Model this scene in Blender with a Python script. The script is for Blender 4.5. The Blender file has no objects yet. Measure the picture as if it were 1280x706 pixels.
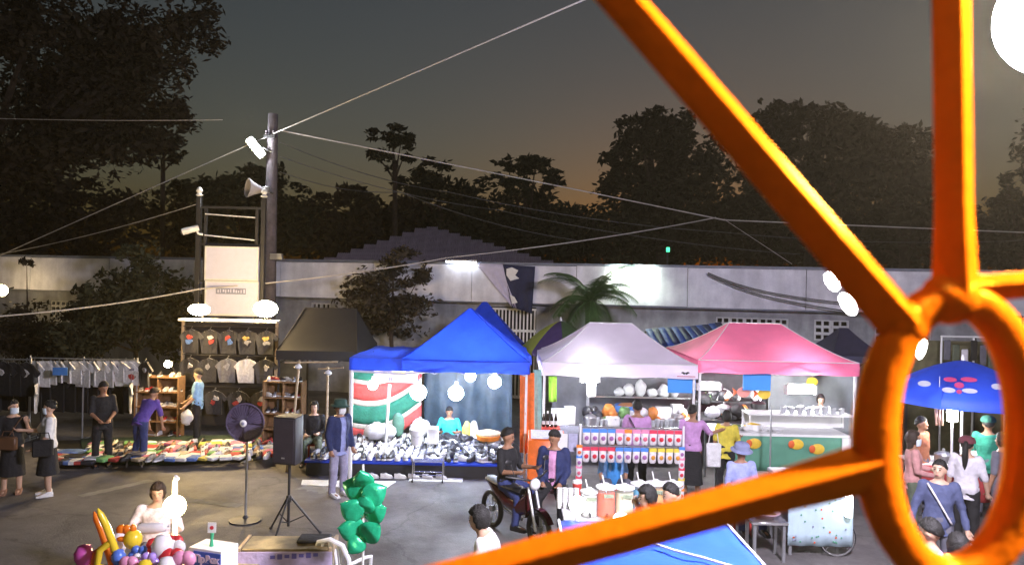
import bpy, bmesh, math, random
from mathutils import Vector, Matrix, noise
R = math.radians
rnd = random.Random(7)
scene = bpy.context.scene
COL = bpy.data.collections.new('place'); scene.collection.children.link(COL)

# ------------------------------------------------------------------ camera, sky, sun, exposure
F = 924.0                        # focal length in pixels of the 1280 px wide photograph
CAM = Vector((0, 0, 3.7))
ROLL, PITCH = 0.022, 0.19
RM = Matrix.Rotation(R(90 + PITCH), 3, 'X') @ Matrix.Rotation(ROLL, 3, 'Z')
cd = bpy.data.cameras.new('camera')
cd.lens = F / 1280 * 36; cd.sensor_width = 36; cd.clip_start = 0.05; cd.clip_end = 2000
cd.dof.use_dof = True; cd.dof.focus_distance = 14; cd.dof.aperture_fstop = 4.8
cam = bpy.data.objects.new('camera', cd); COL.objects.link(cam)
cam.matrix_world = Matrix.Translation(CAM) @ RM.to_4x4()
scene.camera = cam

SUN_EL, SUN_AZ = -0.8, 13        # below the horizon, a little right of the view axis
world = bpy.data.worlds.new('World'); scene.world = world; world.use_nodes = True
nt = world.node_tree
sky = nt.nodes.new('ShaderNodeTexSky'); sky.sky_type = 'NISHITA'; sky.sun_disc = False
sky.sun_elevation = R(SUN_EL); sky.sun_rotation = R(SUN_AZ); sky.dust_density = 3.2; sky.air_density = 1.0
bg = nt.nodes['Background']; bg.inputs['Strength'].default_value = 0.13
nt.links.new(sky.outputs[0], bg.inputs['Color'])
sd = bpy.data.lights.new('sun', 'SUN'); sd.energy = 0.01; sd.angle = R(10); sd.color = (1, .8, .6)
sun = bpy.data.objects.new('sun', sd); COL.objects.link(sun)
sun.rotation_euler = (R(88), 0, R(180 - SUN_AZ))
vs = scene.view_settings
vs.view_transform = 'Standard'; vs.look = 'None'; vs.exposure = 0; vs.gamma = 1; vs.use_curve_mapping = False
scene.cycles.use_denoising = True
scene.cycles.max_bounces = 6; scene.cycles.diffuse_bounces = 3; scene.cycles.glossy_bounces = 3
scene.cycles.transmission_bounces = 5; scene.cycles.transparent_max_bounces = 8
scene.cycles.sample_clamp_indirect = 4; scene.cycles.caustics_reflective = False; scene.cycles.caustics_refractive = False

# ------------------------------------------------------------------ helpers
def ray(px, py): return RM @ Vector(((px - 640) / F, -(py - 353) / F, -1))
def at(px, py, Y):                # the point seen at a pixel, Y metres in front of the camera
    d = ray(px, py); return CAM + d * (Y / d.y)
def gnd(px, py, z=0):
    d = ray(px, py); return CAM + d * ((z - CAM.z) / d.z)
def V(*a): return Vector(a)

MATS = {}
def mat(name, col, rough=.6, metal=0, var=.15, scale=6, bump=0, bscale=40, trans=0, emit=0, coat=0, alpha=1, glass=0):
    if name in MATS: return MATS[name]
    m = bpy.data.materials.new(name); m.use_nodes = True; MATS[name] = m
    n = m.node_tree.nodes; l = m.node_tree.links
    b = n['Principled BSDF']; out = n['Material Output']
    b.inputs['Roughness'].default_value = rough; b.inputs['Metallic'].default_value = metal
    b.inputs['Coat Weight'].default_value = coat
    c = (*col, 1)
    if emit:
        b.inputs['Base Color'].default_value = c
        b.inputs['Emission Color'].default_value = c; b.inputs['Emission Strength'].default_value = emit
        return m
    if glass: b.inputs['Transmission Weight'].default_value = glass; b.inputs['IOR'].default_value = 1.3
    if alpha < 1: b.inputs['Alpha'].default_value = alpha
    src = None
    if var:
        tc = n.new('ShaderNodeTexCoord'); nz = n.new('ShaderNodeTexNoise')
        nz.inputs['Scale'].default_value = scale; nz.inputs['Detail'].default_value = 5; nz.inputs['Roughness'].default_value = .65
        l.new(tc.outputs['Object'], nz.inputs['Vector'])
        rp = n.new('ShaderNodeValToRGB')
        rp.color_ramp.elements[0].position = .3; rp.color_ramp.elements[1].position = .7
        rp.color_ramp.elements[0].color = (*[x * (1 - var) for x in col], 1)
        rp.color_ramp.elements[1].color = (*[min(1, x * (1 + var)) for x in col], 1)
        l.new(nz.outputs['Fac'], rp.inputs['Fac']); l.new(rp.outputs['Color'], b.inputs['Base Color'])
        src = rp.outputs['Color']
        if bump:
            n2 = n.new('ShaderNodeTexNoise'); n2.inputs['Scale'].default_value = bscale; n2.inputs['Detail'].default_value = 4
            l.new(tc.outputs['Object'], n2.inputs['Vector'])
            bp = n.new('ShaderNodeBump'); bp.inputs['Strength'].default_value = bump; bp.inputs['Distance'].default_value = .02
            l.new(n2.outputs['Fac'], bp.inputs['Height']); l.new(bp.outputs['Normal'], b.inputs['Normal'])
    else: b.inputs['Base Color'].default_value = c
    if trans:
        t = n.new('ShaderNodeBsdfTranslucent'); mx = n.new('ShaderNodeMixShader'); mx.inputs[0].default_value = trans
        if src: l.new(src, t.inputs['Color'])
        else: t.inputs['Color'].default_value = c
        l.new(b.outputs[0], mx.inputs[1]); l.new(t.outputs[0], mx.inputs[2]); l.new(mx.outputs[0], out.inputs['Surface'])
    return m

class MB:
    def __init__(s): s.v = []; s.f = []; s.mi = []; s.M = Matrix.Identity(4); s.k = 0
    def add(s, vs, fs):
        o = len(s.v); s.v += [s.M @ Vector(p) for p in vs]
        s.f += [tuple(i + o for i in f) for f in fs]; s.mi += [s.k] * len(fs); return s
    def box(s, c, d, rz=0, M=None):
        x, y, z = d[0] / 2, d[1] / 2, d[2] / 2
        T = Matrix.Translation(c) @ (M.to_4x4() if M else Matrix.Rotation(rz, 4, 'Z'))
        vs = [T @ Vector(p) for p in ((-x,-y,-z),(x,-y,-z),(x,y,-z),(-x,y,-z),(-x,-y,z),(x,-y,z),(x,y,z),(-x,y,z))]
        return s.add(vs, [(0,3,2,1),(4,5,6,7),(0,1,5,4),(1,2,6,5),(2,3,7,6),(3,0,4,7)])
    def loft(s, rings, caps=True, closed=True):
        n = len(rings[0]); vs = [p for r in rings for p in r]; fs = []
        for i in range(len(rings) - 1):
            for j in range(n if closed else n - 1):
                a = i * n + j; b = i * n + (j + 1) % n; fs.append((a, b, b + n, a + n))
        if caps and closed:
            fs.append(tuple(range(n - 1, -1, -1))); fs.append(tuple((len(rings) - 1) * n + j for j in range(n)))
        return s.add(vs, fs)
    def tube(s, pts, r, seg=8, caps=True, flat=None):
        pts = [Vector(p) for p in pts]; rs = r if isinstance(r, (list, tuple)) else [r] * len(pts)
        rings = []; up = None
        for i, p in enumerate(pts):
            d = (pts[min(i + 1, len(pts) - 1)] - pts[max(i - 1, 0)])
            d = d.normalized() if d.length > 1e-9 else Vector((0, 0, 1))
            if up is None:
                up = Vector((0, 0, 1)) if abs(d.z) < .9 else Vector((1, 0, 0))
            u = (up - d * up.dot(d)); u = u.normalized() if u.length > 1e-6 else d.orthogonal().normalized()
            w = d.cross(u); up = u
            rings.append([p + (u * math.cos(2 * math.pi * j / seg) + w * math.sin(2 * math.pi * j / seg)) * rs[i] for j in range(seg)])
        return s.loft(rings, caps)
    def cap(s, a, b, ra, rb, seg=10):              # a rounded, tapered limb
        a = Vector(a); b = Vector(b); d = (b - a).normalized()
        pts = [a - d * ra * .95, a - d * ra * .6, a, a.lerp(b, .5), b, b + d * rb * .6, b + d * rb * .95]
        return s.tube(pts, [ra * .3, ra * .8, ra, (ra + rb) / 2, rb, rb * .8, rb * .3], seg)
    def lathe(s, prof, seg=16, c=(0, 0, 0), caps=True, M=None):
        c = Vector(c); rings = []
        for r, z in prof:
            q = [Vector((max(r, 1e-4) * math.cos(2 * math.pi * j / seg), max(r, 1e-4) * math.sin(2 * math.pi * j / seg), z)) for j in range(seg)]
            rings.append([c + (M @ p if M else p) for p in q])
        return s.loft(rings, caps)
    def ell(s, c, r, seg=12, rg=8, M=None):
        c = Vector(c); rings = []
        for i in range(rg + 1):
            t = math.pi * (i if 0 < i < rg else (.04 if i == 0 else rg - .04)) / rg
            q = [Vector((r[0] * math.sin(t) * math.cos(2 * math.pi * j / seg), r[1] * math.sin(t) * math.sin(2 * math.pi * j / seg), -r[2] * math.cos(t))) for j in range(seg)]
            rings.append([c + (M @ p if M else p) for p in q])
        return s.loft(rings)
    def sheet(s, g):                                # a grid of points
        n = len(g[0]); vs = [p for r in g for p in r]
        return s.add(vs, [(i*n+j, i*n+j+1, (i+1)*n+j+1, (i+1)*n+j) for i in range(len(g)-1) for j in range(n-1)])
    def slab(s, poly, nrm):                         # a polygon given thickness along nrm
        n = len(poly); a = [Vector(p) for p in poly]; b = [p + Vector(nrm) for p in a]
        return s.add(a + b, [tuple(range(n - 1, -1, -1)), tuple(range(n, 2 * n))] + [(i, (i+1) % n, n + (i+1) % n, n + i) for i in range(n)])
    def mesh(s, name, mats, smooth=.7, bevel=0, wrinkle=0, wscale=9):
        me = bpy.data.meshes.new(name); me.from_pydata([tuple(p) for p in s.v], [], s.f)
        for m in (mats if isinstance(mats, (list, tuple)) else [mats]): me.materials.append(m)
        if s.k or any(s.mi): me.polygons.foreach_set('material_index', s.mi)
        if bevel or True:
            bm = bmesh.new(); bm.from_mesh(me)
            if bevel:
                bmesh.ops.bevel(bm, geom=[e for e in bm.edges], offset=bevel, segments=1, affect='EDGES', clamp_overlap=True)
            bmesh.ops.recalc_face_normals(bm, faces=bm.faces); bm.to_mesh(me); bm.free()
        if wrinkle: crumple(me, wrinkle, wscale)
        if smooth: me.shade_smooth(); me.set_sharp_from_angle(angle=smooth)
        return me
    def build(s, name, mats, parent=None, smooth=.7, bevel=0, wrinkle=0, wscale=9, loc=None):
        o = bpy.data.objects.new(name, s.mesh(name, mats, smooth, bevel, wrinkle, wscale)); COL.objects.link(o)
        o.parent = parent
        if loc is not None: o.location = loc
        return o

def crumple(me, amp, sc=9, seed=0):
    off = Vector((rnd.random() * 50, rnd.random() * 50, rnd.random() * 50))
    co = [v.co.copy() for v in me.vertices]; nr = [v.normal.copy() for v in me.vertices]; out = []
    for c, n in zip(co, nr):
        p = c * sc + off; out.extend(c + n * (noise.noise(p) * amp + noise.noise(p * 2.3) * amp * .5))
    me.vertices.foreach_set('co', out); me.update()

def link(name, me, parent=None, loc=None, rz=0, sc=None):
    o = bpy.data.objects.new(name, me); COL.objects.link(o); o.parent = parent
    if loc is not None: o.location = loc
    o.rotation_euler = (0, 0, rz)
    if sc is not None: o.scale = sc if hasattr(sc, '__len__') else (sc, sc, sc)
    return o
def tag(o, label, cat, group=None, kind=None):
    o['label'] = label; o['category'] = cat
    if group: o['group'] = group
    if kind: o['kind'] = kind
    return o
def thing(name, label, cat, loc=(0, 0, 0), rz=0, group=None):
    o = bpy.data.objects.new(name, None); COL.objects.link(o); o.empty_display_size = .1
    o.location = loc; o.rotation_euler = (0, 0, rz)
    return tag(o, label, cat, group)
def part(name, parent, m, fn, **k):
    b = MB(); fn(b); return b.build(name, m, parent, **k)
def text(s, size, m, parent, loc, rot=(R(90), 0, 0), name='lettering', ex=.002, bold=0):
    c = bpy.data.curves.new(name, 'FONT'); c.body = s; c.size = size; c.extrude = ex; c.align_x = 'CENTER'; c.align_y = 'CENTER'; c.offset = bold
    o = bpy.data.objects.new('t', c); COL.objects.link(o)
    dg = bpy.context.evaluated_depsgraph_get(); me = bpy.data.meshes.new_from_object(o.evaluated_get(dg)); me.materials.append(m)
    bpy.data.objects.remove(o); r = link(name, me, parent, loc); r.rotation_euler = rot; return r

ORD = 'first second third fourth fifth sixth seventh eighth ninth tenth eleventh twelfth thirteenth fourteenth fifteenth sixteenth seventeenth eighteenth nineteenth twentieth twenty-first twenty-second'.split()
# common materials
m_white = mat('white_paint', (.75, .75, .74), .5, var=.08, bump=.1)
m_steel = mat('galvanised_steel', (.45, .46, .48), .4, .8)
m_dsteel = mat('dark_steel', (.06, .06, .065), .5, .5)
m_black = mat('black_plastic', (.02, .02, .022), .45)
m_wood = mat('brown_board', (.22, .12, .055), .7, var=.35, scale=14)
m_pale = mat('pale_timber', (.42, .32, .2), .7, var=.25, scale=12)
m_wplast = mat('white_plastic', (.78, .78, .78), .35, var=.04)
m_bag = mat('white_bag', (.8, .8, .82), .35, var=.06, trans=.25, bump=.4, bscale=25)
m_glass = mat('clear_acrylic', (.9, .95, .95), .08, var=0, alpha=.07)

def bulb_mat(name, c, power, area): return mat(name, c, emit=power / (math.pi * area), var=0)
def globe(parent, c, r, col, power, name='bulb', sq=(1, 1, 1)):
    b = MB(); b.ell(c, (r * sq[0], r * sq[1], r * sq[2]), *((28, 18) if r > .3 else (16, 10)))
    a = 4 * math.pi * r * r * (sq[0] + sq[1] + sq[2]) / 3
    return b.build(name, bulb_mat('lamp_%02x_%d_%d' % (int(col[2] * 99), int(r * 1000), power), col, power, a), parent, smooth=3)
# ------------------------------------------------------------------ ground
def ground():
    m = bpy.data.materials.new('worn_concrete'); m.use_nodes = True; n = m.node_tree.nodes; l = m.node_tree.links
    b = n['Principled BSDF']; tc = n.new('ShaderNodeTexCoord')
    def nz(sc, det=6, rough=.6):
        x = n.new('ShaderNodeTexNoise'); x.inputs['Scale'].default_value = sc; x.inputs['Detail'].default_value = det; x.inputs['Roughness'].default_value = rough
        l.new(tc.outputs['Object'], x.inputs['Vector']); return x
    def ramp(src, a, b_, c0, c1):
        x = n.new('ShaderNodeValToRGB'); x.color_ramp.elements[0].position = a; x.color_ramp.elements[1].position = b_
        x.color_ramp.elements[0].color = (*c0, 1); x.color_ramp.elements[1].color = (*c1, 1); l.new(src, x.inputs['Fac']); return x
    r1 = ramp(nz(.45).outputs['Fac'], .35, .68, (.08, .074, .074), (.19, .176, .172))
    r2 = ramp(nz(5, 8, .7).outputs['Fac'], .3, .7, (.62, .62, .62), (1, 1, 1))
    mx = n.new('ShaderNodeMix'); mx.data_type = 'RGBA'; mx.blend_type = 'MULTIPLY'; mx.inputs['Factor'].default_value = 1
    l.new(r1.outputs[0], mx.inputs[6]); l.new(r2.outputs[0], mx.inputs[7])
    vo = n.new('ShaderNodeTexVoronoi'); vo.feature = 'DISTANCE_TO_EDGE'; vo.inputs['Scale'].default_value = .32
    mp = n.new('ShaderNodeMapping'); l.new(tc.outputs['Object'], mp.inputs['Vector'])
    ad = n.new('ShaderNodeVectorMath'); ad.operation = 'ADD'; l.new(mp.outputs[0], ad.inputs[0]); l.new(nz(1.3).outputs['Color'], ad.inputs[1]); l.new(ad.outputs[0], vo.inputs['Vector'])
    r3 = ramp(vo.outputs['Distance'], 0, .012, (.3, .29, .27), (1, 1, 1))
    m2 = n.new('ShaderNodeMix'); m2.data_type = 'RGBA'; m2.blend_type = 'MULTIPLY'; m2.inputs['Factor'].default_value = .5
    l.new(mx.outputs[2], m2.inputs[6]); l.new(r3.outputs[0], m2.inputs[7]); l.new(m2.outputs[2], b.inputs['Base Color'])
    rr = ramp(nz(.8).outputs['Fac'], .35, .65, (.55,) * 3, (.85,) * 3); l.new(rr.outputs[0], b.inputs['Roughness'])
    bp = n.new('ShaderNodeBump'); bp.inputs['Strength'].default_value = .35; bp.inputs['Distance'].default_value = .02
    l.new(nz(30, 6).outputs['Fac'], bp.inputs['Height']); l.new(bp.outputs[0], b.inputs['Normal'])
    me = MB(); me.add([(-400, -60, 0), (400, -60, 0), (400, 900, 0), (-400, 900, 0)], [(0, 1, 2, 3)])
    o = me.build('ground', m, smooth=0); o['kind'] = 'structure'
ground()
# paler repair strips in the paving
m_patch = mat('pale_patch', (.19, .185, .17), .8, var=.2, scale=5, bump=.2)
def strip(px0, py0, px1, py1, w):
    a = gnd(px0, py0); b = gnd(px1, py1); s = (b - a).normalized().cross(V(0, 0, 1)) * w / 2
    b_ = MB(); N = 14; g = []
    for i in range(N + 1):
        p = a.lerp(b, i / N); k = .7 + .6 * rnd.random(); g.append([p - s * k + V(0, 0, .004), p + s * k + V(0, 0, .004)])
    b_.sheet(g); o = b_.build('paving_strip', m_patch); o['kind'] = 'structure'
strip(100, 620, 190, 600, .22); strip(215, 622, 300, 632, .2); strip(380, 607, 415, 612, .5)

# ------------------------------------------------------------------ boundary building: white fascia, eave, wall with vent blocks, gate
m_fascia = mat('stained_white_fascia', (.78, .78, .88), .7, var=.2, scale=1.6, bump=.15, bscale=30)
def streaks(m, sc=(.8, .8, .1), lo=.8):             # vertical rain streaks multiplied over the paint
    n = m.node_tree.nodes; l = m.node_tree.links; b = n['Principled BSDF']; src = b.inputs['Base Color'].links[0].from_socket
    tc = n.new('ShaderNodeTexCoord'); mp = n.new('ShaderNodeMapping'); mp.inputs['Scale'].default_value = sc; nz = n.new('ShaderNodeTexNoise'); nz.inputs['Scale'].default_value = 3; nz.inputs['Detail'].default_value = 7
    rp = n.new('ShaderNodeValToRGB'); rp.color_ramp.elements[0].position = .4; rp.color_ramp.elements[1].position = .62; rp.color_ramp.elements[0].color = (lo, lo, lo, 1)
    mx = n.new('ShaderNodeMix'); mx.data_type = 'RGBA'; mx.blend_type = 'MULTIPLY'; mx.inputs['Factor'].default_value = 1
    l.new(tc.outputs['Object'], mp.inputs[0]); l.new(mp.outputs[0], nz.inputs['Vector']); l.new(nz.outputs['Fac'], rp.inputs[0]); l.new(src, mx.inputs[6]); l.new(rp.outputs[0], mx.inputs[7]); l.new(mx.outputs[2], b.inputs['Base Color'])
streaks(m_fascia)
m_wall = mat('grey_wall_render', (.34, .35, .38), .85, var=.25, scale=2.2, bump=.2)
streaks(m_wall, (.7, .7, .12), .7)
m_vent = mat('pale_vent_block', (.58, .58, .6), .8, var=.15)
m_dark = mat('recess_shade', (.03, .03, .032), .9)  # near-black, the shade behind vents and gate put into the colour
m_eave = mat('grey_eave_sheet', (.16, .18, .23), .6, var=.2)
A = V(-8.0, 25.2, 0); ang = math.atan2(-3.9, 18.1)
bld = thing('market_hall', 'long low hall with white fascia and vent blocks behind the stalls', 'building', A, ang)
S0, S1 = -26, 40
# outer wall pieces leave the gate opening free
def seg(s):
    d = ray(s, 400); ca, sa = math.cos(ang), math.sin(ang)   # pixel column -> distance along the wall
    k = (A.y * ca - A.x * sa) / (d.y * ca - d.x * sa)
    return (d.x * k - A.x) * ca + (d.y * k - A.y) * sa
g0, g1 = seg(598), seg(670)
vents = [(seg(895), seg(986), 2.28, 2.88), (seg(1018), seg(1062), 2.28, 2.88), (seg(1094), seg(1165), 2.1, 2.9), (seg(388), seg(412), 2.35, 2.95), (seg(62), seg(122), 2.0, 2.75), (seg(196), seg(232), 2.2, 2.7)]
holes = sorted(vents + [(g0, g1, 0, 3.0)])
cur = S0
for (a, b, z0, z1) in holes:
    part('wall', bld, m_wall, lambda q: q.box(((cur + a) / 2, .15, 1.56), (a - cur, .25, 3.12)))
    if z0 > 0: part('wall', bld, m_wall, lambda q: q.box(((a + b) / 2, .15, z0 / 2), (b - a, .25, z0)))
    part('wall', bld, m_wall, lambda q: q.box(((a + b) / 2, .15, (z1 + 3.12) / 2), (b - a, .25, 3.12 - z1)))
    cur = b
part('wall', bld, m_wall, lambda q: q.box(((cur + S1) / 2, .15, 1.56), (S1 - cur, .25, 3.12)))
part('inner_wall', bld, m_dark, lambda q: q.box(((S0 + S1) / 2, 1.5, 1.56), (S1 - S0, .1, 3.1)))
x = S0; i = 0
while x < S1:                                       # fascia sheets, each its own piece
    w = 3.3; dz = rnd.uniform(-.02, .02); part('fascia_panel', bld, m_fascia, lambda q: q.box((x + w / 2, -.5 + rnd.uniform(-.012, .012), 3.73 + dz), (w - .015, .05, 1.16)), bevel=.008); x += w
part('eave', bld, m_eave, lambda q: q.box(((S0 + S1) / 2, -.16, 3.135), (S1 - S0, .62, .05)))
part('coping', bld, m_eave, lambda q: q.box(((S0 + S1) / 2, -.49, 4.36), (S1 - S0, .14, .07)))
part('roof', bld, m_eave, lambda q: q.slab([(S0, -.4, 4.30), (S1, -.4, 4.30), (S1, 7, 4.55), (S0, 7, 4.55)], (0, 0, .05)))
vb = MB()                                          # one breeze block: frame with two slots
bw, bh = .42, .2
for z in (-bh/2 + .02, bh/2 - .02): vb.box((0, 0, z), (bw - .01, .1, .04))
for xx in (-bw/2 + .025, 0, bw/2 - .025): vb.box((xx, 0, 0), (.05, .096, bh - .081))
vme = vb.mesh('vent_block', m_vent, bevel=.006)
for (a, b, z0, z1) in vents:
    nx = max(1, round((b - a) / bw)); nz_ = max(1, round((z1 - z0) / bh))
    for i in range(nx):
        for j in range(nz_):
            o = link('vent_block', vme, bld, (a + (i + .5) * (b - a) / nx, .1 + rnd.uniform(-.006, .006), z0 + (j + .5) * (z1 - z0) / nz_))
            o.scale = ((b - a) / nx / bw, 1, (z1 - z0) / nz_ / bh)
gate = thing('bar_gate', 'white barred gate in the wall behind the blue canopies', 'gate', A + Matrix.Rotation(ang, 3, 'Z') @ V((g0 + g1) / 2, .1, 0), ang)
gw = g1 - g0
part('rail', gate, m_white, lambda q: q.box((0, 0, 2.93), (gw, .05, .06))); part('rail', gate, m_white, lambda q: q.box((0, 0, 2.25), (gw, .05, .08))); part('rail', gate, m_white, lambda q: q.box((0, 0, .15), (gw, .05, .08)))
bar = MB().box((0, 0, 1.5), (.045, .035, 2.8)).mesh('bar', m_white)
for i in range(16): link('bar', bar, gate, (-gw / 2 + (i + .5) * gw / 16, 0, 0))

# house roof beyond the hall: corrugated sheets whose ends step down the hip
m_roof = mat('faded_lilac_roof_sheet', (.42, .36, .44), .7, var=.2, scale=2)
hp = at(555, 330, 34); house = thing('house', 'house with pale corrugated hipped roof rising behind the hall', 'house', (hp.x, 34, 0))
part('wall', house, m_wall, lambda q: q.box((0, 4, 2.1), (11, 7.6, 4.2)))
px34 = 34 / F
for i in range(20):
    x0 = -5.6 + i * .56; pxx = 555 + (x0 + .28) / px34
    top = 279 + (abs(pxx - 527) * (.36 if pxx < 527 else .29))
    zt = at(pxx, top, 36).z - .1; zt = max(zt, 4.62)
    def sheet_(q, zt=zt):
        g = []
        for r_ in (0, .33, .66, 1):
            g.append([V(-.28 + k * .0467, -.4 + r_ * (zt - 4.2) * 1.25 - .012 * (k % 2) * 3, 4.2 + (zt - 4.2) * r_ + .035 * (k % 2)) for k in range(13)])
        q.sheet(g)
    part('roof_sheet', house, m_roof, sheet_, loc=(x0 + .28, 0, .01 * (i % 2)))

# pennant and navy flag hung on the fascia
def onwall(px, py, off=.62):                        # point on the fascia plane, a little in front
    d = ray(px, py); nrm = V(math.sin(ang), -math.cos(ang), 0); p0 = A + nrm * off
    k = (p0 - CAM).dot(nrm) / d.dot(nrm); return CAM + d * k
def cloth(name, label, cat, quad, m, nx=10, ny=10, fold=.05):
    b = MB(); g = []; t0 = quad[0]
    for i in range(ny + 1):
        row = []
        for j in range(nx + 1):
            u, v = j / nx, i / ny
            p = quad[0].lerp(quad[1], u).lerp(quad[3].lerp(quad[2], u), v)
            row.append(p + V(0, -1, 0) * (fold * v * math.sin(u * 15 + v * 2) + fold * .5 * noise.noise(p * 3)) - t0)
        g.append(row)
    b.sheet(g); o = b.build(name, m, loc=t0, smooth=3)
    md = o.modifiers.new('t', 'SOLIDIFY'); md.thickness = .006
    return tag(o, label, cat) if label else o
m_navy = mat('navy_cloth', (.02, .025, .07), .8); m_lilac = mat('pale_lilac_cloth', (.55, .52, .66), .8, var=.1)
cloth('pennant', 'pale lilac triangular pennant hanging over the fascia beside a navy flag', 'pennant', [onwall(594, 329), onwall(628, 330), onwall(646, 385), onwall(640, 383)], m_lilac)
fl = cloth('flag', 'navy flag with white emblem hanging over the fascia', 'flag', [onwall(628, 331), onwall(669, 333), onwall(665, 392), onwall(640, 384)], m_navy)
for pts in ([(633, 336), (640, 334), (648, 338), (644, 344), (649, 348), (638, 351), (633, 344)], [(637, 368), (643, 371), (647, 378), (640, 380)]):
    e = MB().slab([onwall(a, b, .76) - fl.location for a, b in pts], V(0, -.02, 0)).build('emblem', m_white, fl)

def lamp_tube(label, a, b, r, col, power, group=None, name='tube_lamp'):
    a, b = Vector(a), Vector(b); t = thing(name, label, 'lamp', (a + b) / 2, 0, group); c = (a + b) / 2; d = (b - a).normalized()
    bb = MB().tube([a - c, (b - a) / 2], r, 10); ar = 2 * math.pi * r * (b - a).length
    bb.build('tube', bulb_mat('tube_%d_%d_%d' % (int(col[0] * 99), int(r * 1000), power), col, power, ar), t)
    part('fitting', t, m_white, lambda q: q.box(V(0, 0, r + .025) , ((b - a).length * .98, .05, .04), rz=math.atan2(d.y, d.x)))
    for e in (a - c, b - c): part('end_cap', t, m_white, lambda q: q.box(e + d * (.02 if e.dot(d) > 0 else -.02), (.04, r * 2.2, r * 2.4), rz=math.atan2(d.y, d.x)))
    return t
lamp_tube('greenish fluorescent tube on the fascia beside the palm', onwall(766, 340, .75), onwall(817, 339, .75), .075, (.85, 1, .8), 170)
lamp_tube('short dim white tube on the fascia above the pennant', onwall(558, 327, .7), onwall(596, 329, .7), .03, (.8, .9, 1), 14)

# ------------------------------------------------------------------ pole, sign frame, horn, camera, street lamp
m_conc = mat('weathered_pole_concrete', (.085, .075, .09), .9, var=.35, scale=5, bump=.4)
pb = at(335, 420, 21); pole = thing('utility_pole', 'dark grey concrete utility pole behind the sign boards', 'pole', (pb.x, 21, 0))
part('shaft', pole, m_conc, lambda q: q.tube([(0, 0, 0), (0, 0, 8.4)], [.23, .14], 12))
part('bracket', pole, m_dsteel, lambda q: q.box((0, -.2, 7.72), (.3, .16, .07)))
for xx in (-.1, .1): part('insulator', pole, m_conc, lambda q: q.lathe([(.03, 0), (.05, .04), (.03, .08), (.045, .12), (.01, .15)], 10, (xx, -.22, 7.76)))
part('meter_box', pole, m_steel, lambda q: q.box((.25, -.2, 4.35), (.34, .12, .18)), bevel=.01)
sp = at(319, 184, 20.6)
sl = thing('street_lamp', 'bright white street lamp head on the utility pole', 'lamp', sp)
Mt = Matrix.Rotation(R(50), 3, 'Y')
part('arm', sl, m_dsteel, lambda q: q.tube([(.45, .35, -.1), (.2, .12, 0), (.08, .1, .0)], .03))
part('housing', sl, m_steel, lambda q: q.box((0, .075, 0), (.66, .06, .24), M=Mt), bevel=.02)
part('lens', sl, bulb_mat('street_lens', (.98, 1, 1), 150, .12), lambda q: q.box((0, 0, 0), (.6, .08, .2), M=Mt), bevel=.03)
hs = at(322, 237, 20.5)
horn = thing('horn_speaker', 'grey horn loudspeaker on the utility pole', 'loudspeaker', hs)
Mh = Matrix.Rotation(R(-90), 3, 'X') @ Matrix.Rotation(R(25), 3, 'Y')
part('horn', horn, mat('grey_horn', (.4, .38, .42), .5), lambda q: q.lathe([(.05, .0), (.2, -.24), (.26, -.28), (.27, -.27), (.16, -.08), (.09, .1), (.07, .2)], 18, M=Vector((-.8, -.6, .08)).to_track_quat('-Z', 'Y').to_matrix()))
part('driver', horn, m_steel, lambda q: q.box((.2, .12, .02), (.2, .18, .16)), bevel=.02)
part('bracket', horn, m_dsteel, lambda q: q.tube([(.18, .1, 0), (.32, .35, -.05)], .03))

xl, xr = at(248, 300, 20).x, at(329, 300, 20).x
sg = thing('billboard_stand', 'dark steel post frame carrying two white boards', 'frame', ((xl + xr) / 2, 20, 0)); hw = (xr - xl) / 2
for s in (-1, 1):
    part('post', sg, m_dsteel, lambda q: q.box((s * hw, 0, 2.95), (.12, .12, 5.9)), bevel=.01)
    part('inner_post', sg, m_dsteel, lambda q: q.box((s * (hw - .18), .02, 2.85), (.07, .07, 5.5)))
    part('finial', sg, m_white, lambda q: q.lathe([(.04, 0), (.1, .04), (.05, .09), (.09, .16), (.06, .23), (.02, .26)], 12, (s * hw, 0, 5.9)))
for z in (5.62, 4.62, 3.62): part('cross_rail', sg, m_dsteel, lambda q: q.box((0, 0, z), (2 * hw - .12, .06, .06)))
for z0, z1 in ((5.43, 5.36), (4.86, 4.75)):
    b = MB().tube([(-hw + .2, -.08, z0), (hw - .2, -.08, z1)], .018, 8); b.build('tube_rail', m_wplast, sg)
m_board = mat('white_sign_board', (.68, .68, .86), .45, var=.04)
def board(label, py0, py1, px0=256, px1=324):
    a = at(px0, py1, 19.86); c = at(px1, py0, 19.86)
    t = thing('sign_board', label, 'sign', ((a.x + c.x) / 2, 19.86, a.z)); w, h = c.x - a.x, c.z - a.z
    part('panel', t, m_board, lambda q: q.box((0, 0, h / 2), (w, .06, h)), bevel=.006)
    for zz in (.02, h - .02): part('edge_trim', t, m_white, lambda q: q.box((0, -.036, zz), (w, .02, .04)))
    for xx in (-w / 2 + .02, w / 2 - .02): part('edge_trim', t, m_white, lambda q: q.box((xx, -.034, h / 2), (.04, .02, h - .09)))
    return t, w, h
board('blank upper white board on the steel sign frame', 309, 350)
t, w, h = board('lower white board with grey nameplate on the sign frame', 352, 394)
m_plate = mat('grey_blue_plate', (.25, .27, .4), .5)
part('nameplate', t, m_plate, lambda q: q.box((-.02, -.045, h * .71), (.8, .02, .16)))
lx = -.38
for i in range(11):                                # blurred lettering: uneven strokes
    wv = rnd.uniform(.03, .07); part('lettering', t, m_board, lambda q: q.box((lx + wv / 2, -.058, h * .71 + rnd.uniform(-.01, .015)), (wv * .6, .008, rnd.uniform(.05, .1)))); lx += .069
cc = at(240, 287, 19.8)
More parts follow.
